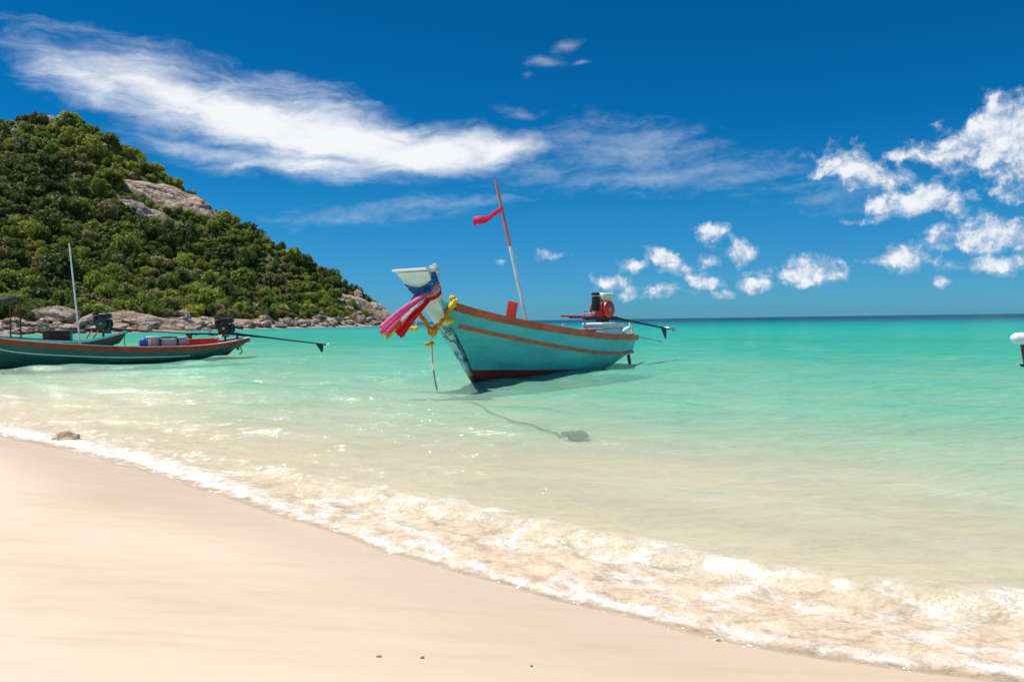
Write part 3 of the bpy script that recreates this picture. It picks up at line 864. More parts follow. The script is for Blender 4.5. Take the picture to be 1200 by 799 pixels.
slabs.append(rock_slab(178, 380, 15, 4.5, 6, 1.6, M['granite'], 'long low pink granite shelf on the shore behind the green boat', 19.3))
slabs.append(rock_slab(30, 262, 9, 2.6, 38, 0.9, M['granite2'], 'narrow dark rock streak running down among the trees', 23.3))

# ------------------------------------------------------------------ boulders on the shore
def boulder_mesh(seed, flat):
    bm = bmesh.new()
    bmesh.ops.create_icosphere(bm, subdivisions=4, radius=1.0)
    rnd = random.Random(seed)
    planes = []
    for _ in range(13):
        n = Vector((rnd.gauss(0, 1), rnd.gauss(0, 1), rnd.gauss(0, 0.8))).normalized()
        planes.append((n, rnd.uniform(0.55, 0.85)))
    for v in bm.verts:
        p = v.co.copy()
        for n, d in planes:
            e = p.dot(n) - d
            if e > 0: p -= n * e * 0.88
        p *= 1 + 0.17 * mnoise.fractal(p * 1.5 + Vector((seed, 0, 0)), 0.65, 2.1, 6) - 0.10 * max(0, 1 - 6 * abs(mnoise.noise(p * 1.1 + Vector((seed, 4, 0)))))
        p.z *= flat
        v.co = p
    me = bpy.data.meshes.new('boulder')
    bm.to_mesh(me); bm.free()
    me.polygons.foreach_set('use_smooth', [True] * len(me.polygons))
    try: me.set_sharp_from_angle(angle=R(24))
    except Exception: pass
    return me
B_MESH = []
for i in range(9):
    me = boulder_mesh(i * 3.7 + 1, (0.7, 0.85, 0.6, 0.75, 0.55, 0.8, 0.65, 0.9, 0.5)[i])
    me.materials.append(M['granite'] if i % 3 else M['granite2'])
    B_MESH.append(me)
def boulder(x, y, r, sx=1.0, sy=1.0, sz=1.0, label=None, sink=0.35, mi=None):
    me = B_MESH[random.randrange(9) if mi is None else mi]
    o = bpy.data.objects.new('boulder', me); COL.objects.link(o)
    z = max(hz_at(x, y), -0.6)
    o.location = (x, y, z + r * sz * (0.6 - sink))
    o.scale = (r * sx, r * sy, r * sz)
    o.rotation_euler = (random.uniform(-.2, .2), random.uniform(-.2, .2), random.uniform(0, 6.28))
    if not label:
        ppx = proj((x, y, z))[0]; idx = B_MESH.index(me)
        where = ('on the shore behind the canopied boat' if ppx < 50 else 'on the shore behind the white pole' if ppx < 130 else 'on the shelf behind the green boat stern' if ppx < 240
                 else 'on the shore beside the black engine' if ppx < 300 else 'below the dark bushes along the waterline' if ppx < 390 else 'at the foot of the headland tip')
        label = ('small ' if r < .8 else 'medium ' if r < 1.4 else 'big ') + ('pinkish ' if idx % 3 else 'grey ') + ('flat ' if idx in (2, 4, 8) else 'rounded ') + 'granite boulder ' + where
    tag(o, label, 'boulder', 'boulders along the hill shore')
    return o
BIG = [  # px, py(base), width px, height factor, label, mesh
    (72, 378, 52, 0.75, 'large grey sloping boulder behind the white pole of the green boat', 2),
    (98, 384, 34, 0.7, 'smooth white-pink boulder behind the dark engine of the far boat', 3),
    (20, 383, 34, 0.7, 'pale pink boulder behind the red post of the far boat', 4),
    (45, 388, 26, 0.65, None, 0), (130, 372, 26, 0.8, None, 5), (155, 381, 34, 0.5, None, 8), (215, 372, 24, 0.7, None, 1), (210, 385, 34, 0.5, None, 4),
    (333, 368, 20, 0.9, 'tall pale boulder standing free against dark bushes above the shore', 7), (300, 362, 24, 0.6, None, 2), (312, 366, 16, 0.9, None, 6), (310, 377, 18, .8, None, 1), (350, 372, 14, .8, None, 3),
    (122, 167, 12, .8, 'small yellowish boulder bare among the trees near the hilltop', 3), (157, 209, 15, .8, 'grey boulder at the upper edge of the big granite face', 0),
    (292, 380, 16, .7, None, 5), (338, 381, 18, .8, None, 7), (355, 381, 20, .8, None, 4), (375, 377, 18, .8, None, 0), (393, 378, 24, .65, None, 6), (410, 380, 16, .7, None, 2),
    (418, 377, 22, .9, 'grey-topped boulder under the pale slab of the headland', 1), (430, 378, 18, .7, None, 3), (405, 366, 22, .7, None, 5), (420, 350, 16, 1.0, 'pale boulder perched at the edge of the trees on the headland', 7), (270, 384, 18, .6, None, 8), (250, 385, 22, .6, None, 4),
]
for (px, py, wpx, hf, lab, mi) in BIG:
    p = hill_hit(px, py)
    if p is None: p = at_z(px, py, 0.2)
    r = wpx / 2 / FPX * p.y * 1.05
    boulder(p.x, p.y, r, 1.0, 0.8, hf, lab, 0.3, mi)
nb = 0; tries = 0
while nb < 170 and tries < 5000:
    tries += 1
    px = random.uniform(0, 466)
    hor = 384.1 - px * 0.014
    base = np.interp(px, [0, 120, 200, 260, 300, 400, 440, 466], [392, 391, 388.5, 386, 384.8, 383.3, 382.4, 380.5])
    py = base - abs(random.gauss(0, 1)) * np.interp(px, [0, 150, 300, 380, 430, 466], [8, 9, 6, 4.5, 7, 4])
    if py < hor - 16: continue
    p = hill_hit(px, py)
    if p is None: continue
    r = random.choice([0.5, 0.7, 0.9, 1.2, 1.6]) * random.uniform(0.7, 1.3)
    boulder(p.x, p.y, r, random.uniform(.9, 1.5), random.uniform(.8, 1.2), random.uniform(.7, 1.1))
    nb += 1

# ------------------------------------------------------------------ trees
def leaf_mat(name, dark, light):
    m, k, out = mat_new(name)
    geo = k.n('ShaderNodeNewGeometry').outputs['Position']
    oi = k.n('ShaderNodeObjectInfo').outputs['Random']
    n1 = k.noise(geo, 0.55, 4, 0.6); n0 = k.noise(geo, 0.03, 3, 0.5)
    f = k.math('ADD', k.math('MULTIPLY', n1, 0.6), k.math('MULTIPLY', oi, 0.55))
    f = k.math('ADD', f, k.math('MULTIPLY', k.math('SUBTRACT', n0, 0.5), 0.5))
    c = k.mix(k.mapr(f, 0.3, 0.85), (*dark, 1), (*light, 1))
    d = k.n('ShaderNodeBsdfPrincipled', {'Base Color': c, 'Roughness': 0.6})
    d.inputs['Specular IOR Level'].default_value = 0.25
    t = k.n('ShaderNodeBsdfTranslucent', {'Color': k.mix(0.5, c, (*[a * 1.3 for a in light], 1))})
    mx = k.n('ShaderNodeMixShader', {0: 0.3, 1: d.outputs[0], 2: t.outputs[0]})
    k.L.new(mx.outputs[0], out.inputs[0])
    return m
LEAF = [leaf_mat('deep_green_leaves', (0.038, 0.075, 0.014), (0.14, 0.195, 0.035)),
        leaf_mat('bright_green_leaves', (0.13, 0.175, 0.016), (0.36, 0.39, 0.04)),
        leaf_mat('olive_leaves', (0.14, 0.13, 0.04), (0.34, 0.28, 0.11)),
        leaf_mat('mid_green_leaves', (0.095, 0.15, 0.02), (0.30, 0.335, 0.05))]
M['bark'] = paint('bark', (0.2, 0.16, 0.12), 0.9, 0.25, 2)
def crown_mesh(seed, kind):
    rnd = random.Random(seed)
    vs = []; fs = []
    nl = rnd.randint(11, 15)
    flat = (0.78, 0.85, 0.6, 0.8)[kind]
    lobes = []
    for i in range(nl):
        a = rnd.uniform(0, 6.28); rr = math.sqrt(rnd.random()) * 0.72; h = rnd.uniform(0.1, 0.95)
        k_ = math.sqrt(max(0.05, 1 - ((h - 0.35) / 0.75) ** 2))
        lobes.append((Vector((math.cos(a) * rr * k_, math.sin(a) * rr * k_, h * flat * 1.15)), rnd.uniform(0.26, 0.44)))
    for c, r in lobes:
        nq = int(58 * (r / 0.35) ** 2)
        for _ in range(nq):
            d = Vector((rnd.gauss(0, 1), rnd.gauss(0, 1), rnd.gauss(0.25, 1))).normalized()
            p = c + d * r * rnd.uniform(0.72, 1.08)
            nn = (d + Vector((rnd.gauss(0, .45), rnd.gauss(0, .45), rnd.gauss(0.2, .45)))).normalized()
            u = nn.orthogonal().normalized(); u = (Matrix.Rotation(rnd.uniform(0, 6.28), 3, nn) @ u); v = nn.cross(u)
            s = rnd.uniform(0.05, 0.105)
            b = len(vs)
            vs += [p - u * s * 1.25, p - v * s * 0.75, p + u * s * 1.25, p + v * s * 0.75]
            fs.append((b, b + 1, b + 2, b + 3))
        # dense inside of the lobe
        b = len(vs)
        ico = [(1, 0, 0), (-1, 0, 0), (0, 1, 0), (0, -1, 0), (0, 0, 1), (0, 0, -1)]
        for q in ico: vs.append(c + Vector(q) * r * 0.74)
        for f in ((0, 2, 4), (2, 1, 4), (1, 3, 4), (3, 0, 4), (2, 0, 5), (1, 2, 5), (3, 1, 5), (0, 3, 5)): fs.append(tuple(i + b for i in f))
    me = bpy.data.meshes.new('crown')
    me.from_pydata([tuple(v) for v in vs], [], fs)
    me.materials.append(LEAF[kind]); me.update()
    return me
def trunk_mesh(seed):
    rnd = random.Random(seed); mb = MB()
    top = Vector((rnd.uniform(-.08, .08), rnd.uniform(-.08, .08), 0.55))
    mb.tube([(0, 0, -0.7), (0.02, 0.01, -0.1), top * 0.5, top], [0.075, 0.055, 0.045, 0.03], 6)
    for i in range(4):
        a = rnd.uniform(0, 6.28); b = top * rnd.uniform(0.45, 0.95)
        mb.tube([b, b + Vector((math.cos(a) * .2, math.sin(a) * .2, .14)), b + Vector((math.cos(a) * .42, math.sin(a) * .42, .36))], [0.028, 0.02, 0.01], 5)
    me = bpy.data.meshes.new('trunk'); me.from_pydata([tuple(v) for v in mb.v], [], mb.f); me.materials.append(M['bark']); me.update()
    return me
CROWN = [[crown_mesh(100 * kk + j, kk) for j in range(3)] for kk in range(4)]
TRUNK = [trunk_mesh(j) for j in range(3)]
TREE_NAME = ['dark_tree', 'bright_tree', 'olive_tree', 'green_tree']
TREE_LAB = ['dense dark green round tree on the hillside', 'bright yellow-green leafy tree on the hillside',
            'dry olive-brown scrubby tree on the hillside', 'mid green bushy tree on the hillside']

# candidate positions over the slope
pts = []
NT_ = 14000
cx = RNG.uniform(-430, -44, NT_ * 5); cyy = RNG.uniform(95, 400, NT_ * 5)
dS, _ = seg_dist(cx, cyy, SHORE); dR, _ = seg_dist(cx, cyy, RID)
hzv = hz_np(cx, cyy)
ok = inside(cx, cyy, SHORE) & (hzv > 2.8 + 1.6 * fbm(cx / 14, cyy / 14, 3, 140)) & (dS > 5)
pxs = 600 + FPX * cx / cyy
ok &= (pxs > -80) & (pxs < 480)
back = cyy > (np.interp(cx, RID[::-1, 0], RID[::-1, 1]) + 8)
ok &= ~back
cx = cx[ok]; cyy = cyy[ok]; hzv = hzv[ok]; dS = dS[ok]
grid = {}
kindn = fbm(cx / 36, cyy / 36, 3, 150); kind2 = RNG.uniform(0, 1, len(cx))
for i in range(len(cx)):
    x, y, z = cx[i], cyy[i], hzv[i]
    r = float(np.clip(RNG.lognormal(0.80, 0.50), 0.9, 5.2))
    if dS[i] < 22: r = min(r, 1.2 + dS[i] * 0.09)
    # bare rock stays bare
    bad = False
    for (c, rad_, u, v, hl, hw) in slabs:
        d = Vector((x, y, z)) - c
        if (d.dot(u) / (hl * 0.98)) ** 2 + (d.dot(v) / (hw * 1.05)) ** 2 < 1: bad = True; break
    if bad: continue
    # open scrub in places
    if dS[i] < 60 and vnoise(np.array(x / 17), np.array(y / 17), 160) > 0.70 and RNG.random() < 0.75: r *= 0.5
    g = (int(x // 6), int(y // 6)); close = False
    for a in (-1, 0, 1):
        for b in (-1, 0, 1):
            for (qx, qy, qr) in grid.get((g[0] + a, g[1] + b), ()):
                if (qx - x) ** 2 + (qy - y) ** 2 < (0.54 * (qr + r)) ** 2: close = True; break
    if close: continue
    grid.setdefault(g, []).append((x, y, r))
    kk = kindn[i] * 1.3 + kind2[i]
    low = dS[i] < 55
    if kind2[i] < 0.10: kd = 2
    elif kindn[i] > 0.12: kd = 1 if kind2[i] < 0.62 else 3
    elif kindn[i] < -0.12: kd = 0 if kind2[i] < 0.72 else 3
    else: kd = (3, 0, 2 if low else 3, 1)[int(kind2[i] * 3.999)]
    pts.append((x, y, z, r, kd))
print('TREES', len(pts))
pts.sort(key=lambda q: -(q[3] / q[1]) if 5 < 600 + FPX * q[0] / q[1] < 470 else 0)
indiv = pts[:300]; rest = pts[300:]
proto_objs = {}
rs_ = sorted(q[3] for q in indiv); r_lo, r_hi = rs_[100], rs_[200]
def tree_zone(x, y, z):
    p = proj((x, y, z)); d_s = float(seg_dist(np.array([x]), np.array([y]), SHORE)[0][0])
    if (Vector((x, y, z)) - slabs[0][0]).length < 30: return 'beside the big bare granite face'
    if d_s < 13: return 'just above the shore boulders'
    if p[0] > 380: return 'on the seaward end of the headland'
    if p[0] < 40 and z < 25: return 'on the slope behind the canopied boat'
    if 60 < p[0] < 130 and z < 25: return 'on the slope behind the white pole'
    if 220 < p[0] < 300 and z < 25: return 'on the slope behind the black engine'
    if z > 40: return 'high on the hill'
    if z > 20: return 'halfway up the hill'
    return 'on the lower slope of the hill'
def tree_label(kd, x, y, z, r):
    size = 'small ' if r < r_lo else 'large ' if r > r_hi else 'medium-sized '
    return size + ['dark green round tree ', 'bright yellow-green tree ', 'dry olive-brown tree ', 'mid green bushy tree '][kd] + tree_zone(x, y, z)
for i, (x, y, z, r, kd) in enumerate(indiv):
    t = empty(TREE_NAME[kd], (x, y, z - 0.1), random.uniform(0, 6.28), tree_label(kd, x, y, z, r), 'tree', 'trees on the hillside')
    hs = r * random.uniform(0.75, 1.5)
    t.scale = (r, r, hs)
    j = i % 3
    for nm, me in (('trunk', TRUNK[j]), ('crown', CROWN[kd][j])):
        c = bpy.data.objects.new(nm, me); COL.objects.link(c); c.parent = t
        if nm == 'crown': c.location.z = 0.12; proto_objs.setdefault((kd, j), c)
# the other trees: one wooded mass
me = bpy.data.meshes.new('hill_forest')
me.from_pydata([(p[0], p[1], p[2]) for p in rest], [], [])
for nm, typ, vals in (('r', 'FLOAT', [p[3] for p in rest]), ('hs', 'FLOAT', [p[3] * random.uniform(.75, 1.5) for p in rest]),
                      ('rz', 'FLOAT', [random.uniform(0, 6.28) for p in rest]), ('kd', 'INT', [p[4] * 3 + random.randrange(3) for p in rest])):
    a = me.attributes.new(nm, typ, 'POINT'); a.data.foreach_set('value', vals)
forest = bpy.data.objects.new('hill_forest', me); COL.objects.link(forest)
tag(forest, 'thick mixed green forest covering the headland hill', 'forest', kind='stuff')
ng = bpy.data.node_groups.new('forest', 'GeometryNodeTree')
ng.interface.new_socket('Geometry', in_out='INPUT', socket_type='NodeSocketGeometry')
ng.interface.new_socket('Geometry', in_out='OUTPUT', socket_type='NodeSocketGeometry')
G = NT(ng)
gi = G.n('NodeGroupInput'); go = G.n('NodeGroupOutput'); join = G.n('GeometryNodeJoinGeometry')
def gattr(nm, typ): return G.n('GeometryNodeInputNamedAttribute', {'Name': nm}, data_type=typ).outputs['Attribute']
ar = gattr('r', 'FLOAT'); ah = gattr('hs', 'FLOAT'); az_ = gattr('rz', 'FLOAT'); ak = gattr('kd', 'INT')
scl = G.n('ShaderNodeCombineXYZ', {0: ar, 1: ar, 2: ah}).outputs[0]
rot = G.n('ShaderNodeCombineXYZ', {0: 0.0, 1: 0.0, 2: az_}).outputs[0]
for kd in range(4):
    for j in range(3):
        if (kd, j) not in proto_objs: continue
        oi = G.n('GeometryNodeObjectInfo', {'Object': proto_objs[(kd, j)], 'As Instance': True})
        oi.transform_space = 'ORIGINAL'
        cmp_ = G.n('FunctionNodeCompare', data_type='INT', operation='EQUAL')
        ii = [s for s in cmp_.inputs if s.type == 'INT']
        G.L.new(ak, ii[0]); ii[1].default_value = kd * 3 + j
        ip = G.n('GeometryNodeInstanceOnPoints', {'Points': gi.outputs[0], 'Selection': cmp_.outputs[0], 'Instance': oi.outputs['Geometry'], 'Scale': scl})
        e2r = G.n('FunctionNodeEulerToRotation', {0: rot})
        G.L.new(e2r.outputs[0], ip.inputs['Rotation'])
        G.L.new(ip.outputs[0], join.inputs[0])
G.L.new(join.outputs[0], go.inputs[0])
md = forest.modifiers.new('forest', 'NODES'); md.node_group = ng

# ------------------------------------------------------------------ long-tail boats
def lerp_tab(tab, u):
    xs = [a for a, b in tab]; ys = [b for a, b in tab]
    # smooth monotone-ish interpolation
    i = int(np.clip(np.searchsorted(xs, u) - 1, 0, len(xs) - 2))
    h = xs[i + 1] - xs[i]; t = min(max((u - xs[i]) / h, 0), 1)
    def sl(j):
        if j == 0: return (ys[1] - ys[0]) / (xs[1] - xs[0])
        if j == len(xs) - 1: return (ys[-1] - ys[-2]) / (xs[-1] - xs[-2])
        a = (ys[j] - ys[j - 1]) / (xs[j] - xs[j - 1]); b = (ys[j + 1] - ys[j]) / (xs[j + 1] - xs[j])
        return 0 if a * b < 0 else 2 * a * b / (a + b) if a + b else 0
    m0, m1 = sl(i) * h, sl(i + 1) * h
    return (2 * t**3 - 3 * t**2 + 1) * ys[i] + (t**3 - 2 * t**2 + t) * m0 + (-2 * t**3 + 3 * t**2) * ys[i + 1] + (t**3 - t**2) * m1

class Hull:
    """u = 0 at the raked stem, 1 at the stern; local +x forward, y to port, z up from the water"""
    def __init__(s, stem, stern, zs, ys, zr, yr, zb, yb, zk, nu=44):
        s.stem, s.stern, s.zs, s.ys, s.zr, s.yr, s.zb, s.yb, s.zk, s.nu = stem, stern, zs, ys, zr, yr, zb, yb, zk, nu
    def x(s, u, z):
        return lerp_tab(s.stem, z) * (1 - u) + lerp_tab(s.stern, z) * u
    def pt(s, u, y, z): return Vector((s.x(u, z), y, z))
    def sheer(s, u, side, dz=0.0, dy=0.0): return s.pt(u, side * (lerp_tab(s.ys, u) + dy), lerp_tab(s.zs, u) + dz)
    def rub(s, u, side, dz=0.0, dy=0.0): return s.pt(u, side * (lerp_tab(s.yr, u) + dy), lerp_tab(s.zr, u) + dz)
    def half(s, u):
        zk, zb, yb, zr, yr, zs, ys = (lerp_tab(t, u) for t in (s.zk, s.zb, s.yb, s.zr, s.yr, s.zs, s.ys))
        pts = []
        for i in range(9):      # keel to rubbing strake, rounded at the bilge
            t = i / 8
            y = 2 * t * (1 - t) * yb + t * t * yr; z = (1 - t) ** 2 * zk + 2 * t * (1 - t) * zb + t * t * zr
            pts.append((y, z, 0))
        for i in range(1, 5):
            t = i / 4
            pts.append((yr + (ys - yr) * t, zr + (zs - zr) * t, 1))
        return pts
    def build(s, name, mat, inner_mat, parent, floor, thick=0.05, stripe=None):
        vs = []; fs = []; mi = []; strake = []; strp = []
        nrow = 13 * 2 - 1
        for i in range(s.nu + 1):
            u = i / s.nu
            h = s.half(u)
            row = [(-y, z, k) for (y, z, k) in h[::-1]] + h[1:]
            for (y, z, k) in row:
                vs.append(s.pt(u, y, z)); strake.append(float(k))
                st = 0.0
                if stripe:
                    z0, z1 = stripe(u); st = 1.0 if z0 <= z <= z1 else 0.0
                strp.append(st)
        for i in range(s.nu):
            for j in range(nrow - 1):
                a = i * nrow + j
                fs.append((a, a + 1, a + nrow + 1, a + nrow)); mi.append(0)
        fs.append(tuple(s.nu * nrow + j for j in range(nrow))); mi.append(0)     # transom
        # inside
        b = len(vs); n2 = 6
        for i in range(s.nu + 1):
            u = min(max(i / s.nu, 0.015), 0.985)
            zs, ys, yr, zr = (lerp_tab(t, u) for t in (s.zs, s.ys, s.yr, s.zr))
            fl = floor(u)
            hh_ = s.half(u); yf = max(0.02, float(np.interp(fl, [q[1] for q in hh_], [q[0] for q in hh_])) - thick - .02)
            for (y, z) in ((-(ys - thick), zs), (-yf, fl), (-yf * .4, fl - .01), (yf * .4, fl - .01), (yf, fl), (ys - thick, zs)):
                vs.append(s.pt(u, y, z)); strake.append(1.0); strp.append(0.0)
        for i in range(s.nu):
            for j in range(n2 - 1):
                a = b + i * n2 + j
                fs.append((a, a + n2, a + n2 + 1, a + 1)); mi.append(1)
            a = i * nrow; c = b + i * n2
            fs.append((a, a + nrow, c + n2, c)); mi.append(1)
            a = i * nrow + nrow - 1; c = b + i * n2 + n2 - 1
            fs.append((a, c, c + n2, a + nrow)); mi.append(1)
        e = b + s.nu * n2
        fs.append(tuple(e + j for j in range(n2))[::-1]); mi.append(1)
        o = link_mesh(name, vs, fs, mat, parent, True, [mat, inner_mat], mi)
        for nm, va in (('strake', strake), ('stripe', strp)):
            a = o.data.attributes.new(nm, 'FLOAT', 'POINT'); a.data.foreach_set('value', va)
        try: o.data.set_sharp_from_angle(angle=R(38))
        except Exception: pass
        return o
    def rail(s, name, mat, parent, which, side, sect, u0=0.0, u1=1.0, dz=0.0, dy=0.0, n=44):
        fn = s.sheer if which == 'sheer' else s.rub
        mb = MB()
        mb.sweep([fn(u0 + (u1 - u0) * i / n, side, dz, dy) for i in range(n + 1)], sect)
        return mb.build(name, mat, parent, True)

def rect(w_, h_, ox=0.0, oy=0.0):
    return [(-w_ / 2 + ox, -h_ / 2 + oy), (w_ / 2 + ox, -h_ / 2 + oy), (w_ / 2 + ox, h_ / 2 + oy), (-w_ / 2 + ox, h_ / 2 + oy)]

def propeller(name, mat, parent, c, axis, r):
    mb = MB(); axis = Vector(axis).normalized(); u = axis.orthogonal().normalized(); v = axis.cross(u); c = Vector(c)
    mb.cyl(c - axis * .05, c + axis * .07, .03, .015, 10)
    for kx in range(2):
        a = kx * math.pi + 0.9
        d = u * math.cos(a) + v * math.sin(a); e = axis.cross(d)
        vs = []; n = 7
        for i in range(n):
            t = i / (n - 1); wd = r * .42 * math.sin(math.pi * (0.12 + .8 * t)); tw = 0.9 - .5 * t
            q = c + d * (0.02 + r * t)
            k1 = e * math.cos(tw) + axis * math.sin(tw)
            for sd in (-1, 1):
                for th in (-.005, .005):
                    vs.append(q + k1 * wd * sd + (e * -math.sin(tw) + axis * math.cos(tw)) * th)
        fs = []
        for i in range(n - 1):
            a0 = i * 4; b0 = a0 + 4
            for (p, q) in ((0, 1), (1, 3), (3, 2), (2, 0)): fs.append((a0 + p, a0 + q, b0 + q, b0 + p))
        fs += [(0, 2, 3, 1), ((n - 1) * 4, (n - 1) * 4 + 1, (n - 1) * 4 + 3, (n - 1) * 4 + 2)]
        mb.add(vs, fs)
    return mb.build(name, mat, parent, False)

# ---------- main boat
Wb = at_z(553, 447, 0.0); Ws = at_z(735, 425, 0.0)
head = Vector((Wb.x - Ws.x, Wb.y - Ws.y, 0)).normalized()
RZ = math.atan2(head.y, head.x)
boat = empty('longtail_boat', (Wb.x, Wb.y, 0), RZ, 'turquoise wooden longtail boat with red rails, scarves on its prow and red engine', 'boat')
BM = Matrix.Translation((Wb.x, Wb.y, 0)) @ Matrix.Rotation(RZ, 4, 'Z')
BI = BM.inverted()
def loc_at(px, py, lx):          # photo direction -> boat local point on the cross plane x = lx
    d = (BI.to_3x3() @ ray(px, py)); o = BI @ CPOS
    return o + d * ((lx - o.x) / d.x)
def loc_y(px, py, ly):           # ... on the fore-aft plane y = ly
    d = (BI.to_3x3() @ ray(px, py)); o = BI @ CPOS
    return o + d * ((ly - o.y) / d.y)
NEAR = 1 if (BI @ CPOS).y > -3.6 and (BM.to_3x3() @ Vector((0, 1, 0))).dot(Vector((0, -1, 0))) > 0 else -1

STEM = [(-0.4, -0.42), (0.0, 0.0), (0.6, 0.47), (1.16, 0.95), (1.7, 1.42), (2.5, 2.12)]
H1 = Hull(stem=[(z, x - 0.12) for z, x in STEM], stern=[(-0.4, -6.7), (0.0, -6.85), (0.3, -6.95), (0.8, -7.15), (1.7, -7.4)],
          zs=[(0, 1.72), (.08, 1.52), (.18, 1.34), (.3, 1.195), (.45, 1.055), (.6, .945), (.75, .875), (.9, .835), (1, .82)],
          ys=[(0, .22), (.08, .44), (.18, .66), (.3, .83), (.45, .94), (.6, .96), (.75, .90), (.9, .76), (1, .62)],
          zr=[(0, 1.23), (.1, 1.045), (.25, .815), (.45, .585), (.7, .415), (.88, .36), (1, .37)],
          yr=[(0, .16), (.1, .38), (.25, .65), (.45, .86), (.7, .86), (.88, .71), (1, .56)],
          zb=[(0, .25), (.15, .02), (.3, -.1), (.6, -.12), (.82, -.02), (1, .24)],
          yb=[(0, .09), (.15, .35), (.3, .62), (.5, .82), (.75, .72), (1, .3)],
          zk=[(0, -.3), (.3, -.32), (.7, -.28), (1, .12)])
M['hull1'] = hull_paint('turquoise_hull_paint', (0.075, 0.56, 0.55), (0.09, 0.54, 0.60), (0.34, 0.035, 0.022), 0.25, 0.052)
H1.build('hull', M['hull1'], M['teal_in'], boat, lambda u: 0.42 + 0.75 * max(0, 0.25 - u) * 3)
for side in (-1, 1):
    H1.rail('gunwale', M['rail'], boat, 'sheer', side, rect(0.11, 0.15), 0.03, 1.0, -0.045, 0.012)
    H1.rail('rub_rail', M['rail'], boat, 'rub', side, rect(0.06, 0.07), 0.02, 1.0, 0.0, 0.018)
# stem post: a raked plank face that widens upward into the tall prow head
def stem_block(zs_, name, mat, grow=0.0, wtab=None):
    mb = MB(); rows = []
    for z in zs_:
        x = lerp_tab(STEM, z); wd = lerp_tab(wtab, z) + grow
        dep = lerp_tab([(-.4, .16), (1.2, .2), (1.7, .26), (2.5, .34)], z) + grow
        d = Vector((0.75, 0, -0.66 * (1 - float(sstep(z, 1.8, 2.25)))))           # forward-down, square to the rake, level at the top
        c = Vector((x, 0, z))
        rows.append([c + Vector((0, -wd / 2, 0)), c + d * 0.018 + Vector((0, 0, 0)), c + Vector((0, wd / 2, 0)),
                     c - d * dep + Vector((0, wd * .36, 0)), c - d * dep + Vector((0, -wd * .36, 0))])
    n = 5
    vs = [p for r in rows for p in r]; fs = []
    for i in range(len(rows) - 1):
        for j in range(n):
            j2 = (j + 1) % n
            fs.append((i * n + j, i * n + j2, (i + 1) * n + j2, (i + 1) * n + j))
    fs.append(tuple(range(n))[::-1]); fs.append(tuple((len(rows) - 1) * n + j for j in range(n)))
    mb.add(vs, fs)
    return mb.build(name, mat, boat, False)
WT = [(-.4, .05), (0, .07), (.6, .19), (1.16, .33), (1.6, .46), (2.0, .66), (2.28, .83), (2.5, .95)]
# stem paint: pale blue-grey with peeling dark-teal scroll marks low down, red foot
m, k, out = mat_new('stem_paint')
tcn = k.n('ShaderNodeTexCoord').outputs['Object']
sp = k.n('ShaderNodeSeparateXYZ', {0: tcn})
n1 = k.noise(tcn, 3, 6, 0.6); n2 = k.noise(tcn, 30, 5, 0.7); n3 = k.noise(tcn, 6, 2, 0.4, 1.2)
c = k.mix(k.mapr(n1, 0.3, 0.7), (0.52, 0.65, 0.66, 1), (0.68, 0.78, 0.77, 1))
lowz = k.mapr(sp.outputs[2], 1.35, 1.0)
c = k.mix(k.math('MULTIPLY', lowz, 0.75), c, (0.12, 0.46, 0.48, 1))
band = k.math('MULTIPLY', k.mapr(sp.outputs[2], 1.28, 1.15), k.mapr(sp.outputs[2], 0.36, 0.46))
c = k.mix(k.math('MULTIPLY', k.mapr(n3, 0.49, 0.53), band), c, (0.03, 0.15, 0.2, 1))
ft = k.mapr(sp.outputs[2], 0.262, 0.254)
c = k.mix(ft, c, (0.36, 0.3, 0.26, 1))
c = k.mix(k.mapr(k.math('ADD', sp.outputs[2], k.math('MULTIPLY', n2, 0.1)), 0.2, 0.14), c, (0.05, 0.03, 0.02, 1))
bp = k.n('ShaderNodeBump', {'Strength': 0.2, 'Distance': 0.01, 'Height': n2})
p = k.n('ShaderNodeBsdfPrincipled', {'Base Color': c, 'Roughness': 0.5, 'Normal': bp.outputs[0]})
k.L.new(p.outputs[0], out.inputs[0])
M['stem'] = m
stem = stem_block([-.35, -.1, .2, .6, .9, 1.16, 1.4, 1.7, 1.85, 2.0, 2.14, 2.27], 'prow', M['stem'], 0.0, WT)
mb = MB()          # white cap plank on top of the prow
zt = 2.285; xt = lerp_tab(STEM, zt)
rt = Matrix.Rotation(R(-4), 3, 'Y')
mb.rbox((xt - 0.13, 0, zt + .015), (0.42, 0.88, 0.05), rt, 0.012)
cap = mb.build('prow_cap', M['white'], boat, False)
mb = MB()          # little bow of ribbon on the cap
for i, (dx, dy, dz) in enumerate([(-.2, .38, .05), (-.24, .43, .09), (-.18, .45, .03), (-.28, .40, .06), (-.26, .47, -.02), (-.3, .49, -.10)]):
    mb.ball((xt + dx + .05, NEAR * dy, zt + dz + .02), (.045, .05, .035), 8, 6)
mb.build('prow_rosette', M['c_white'], boat, True)
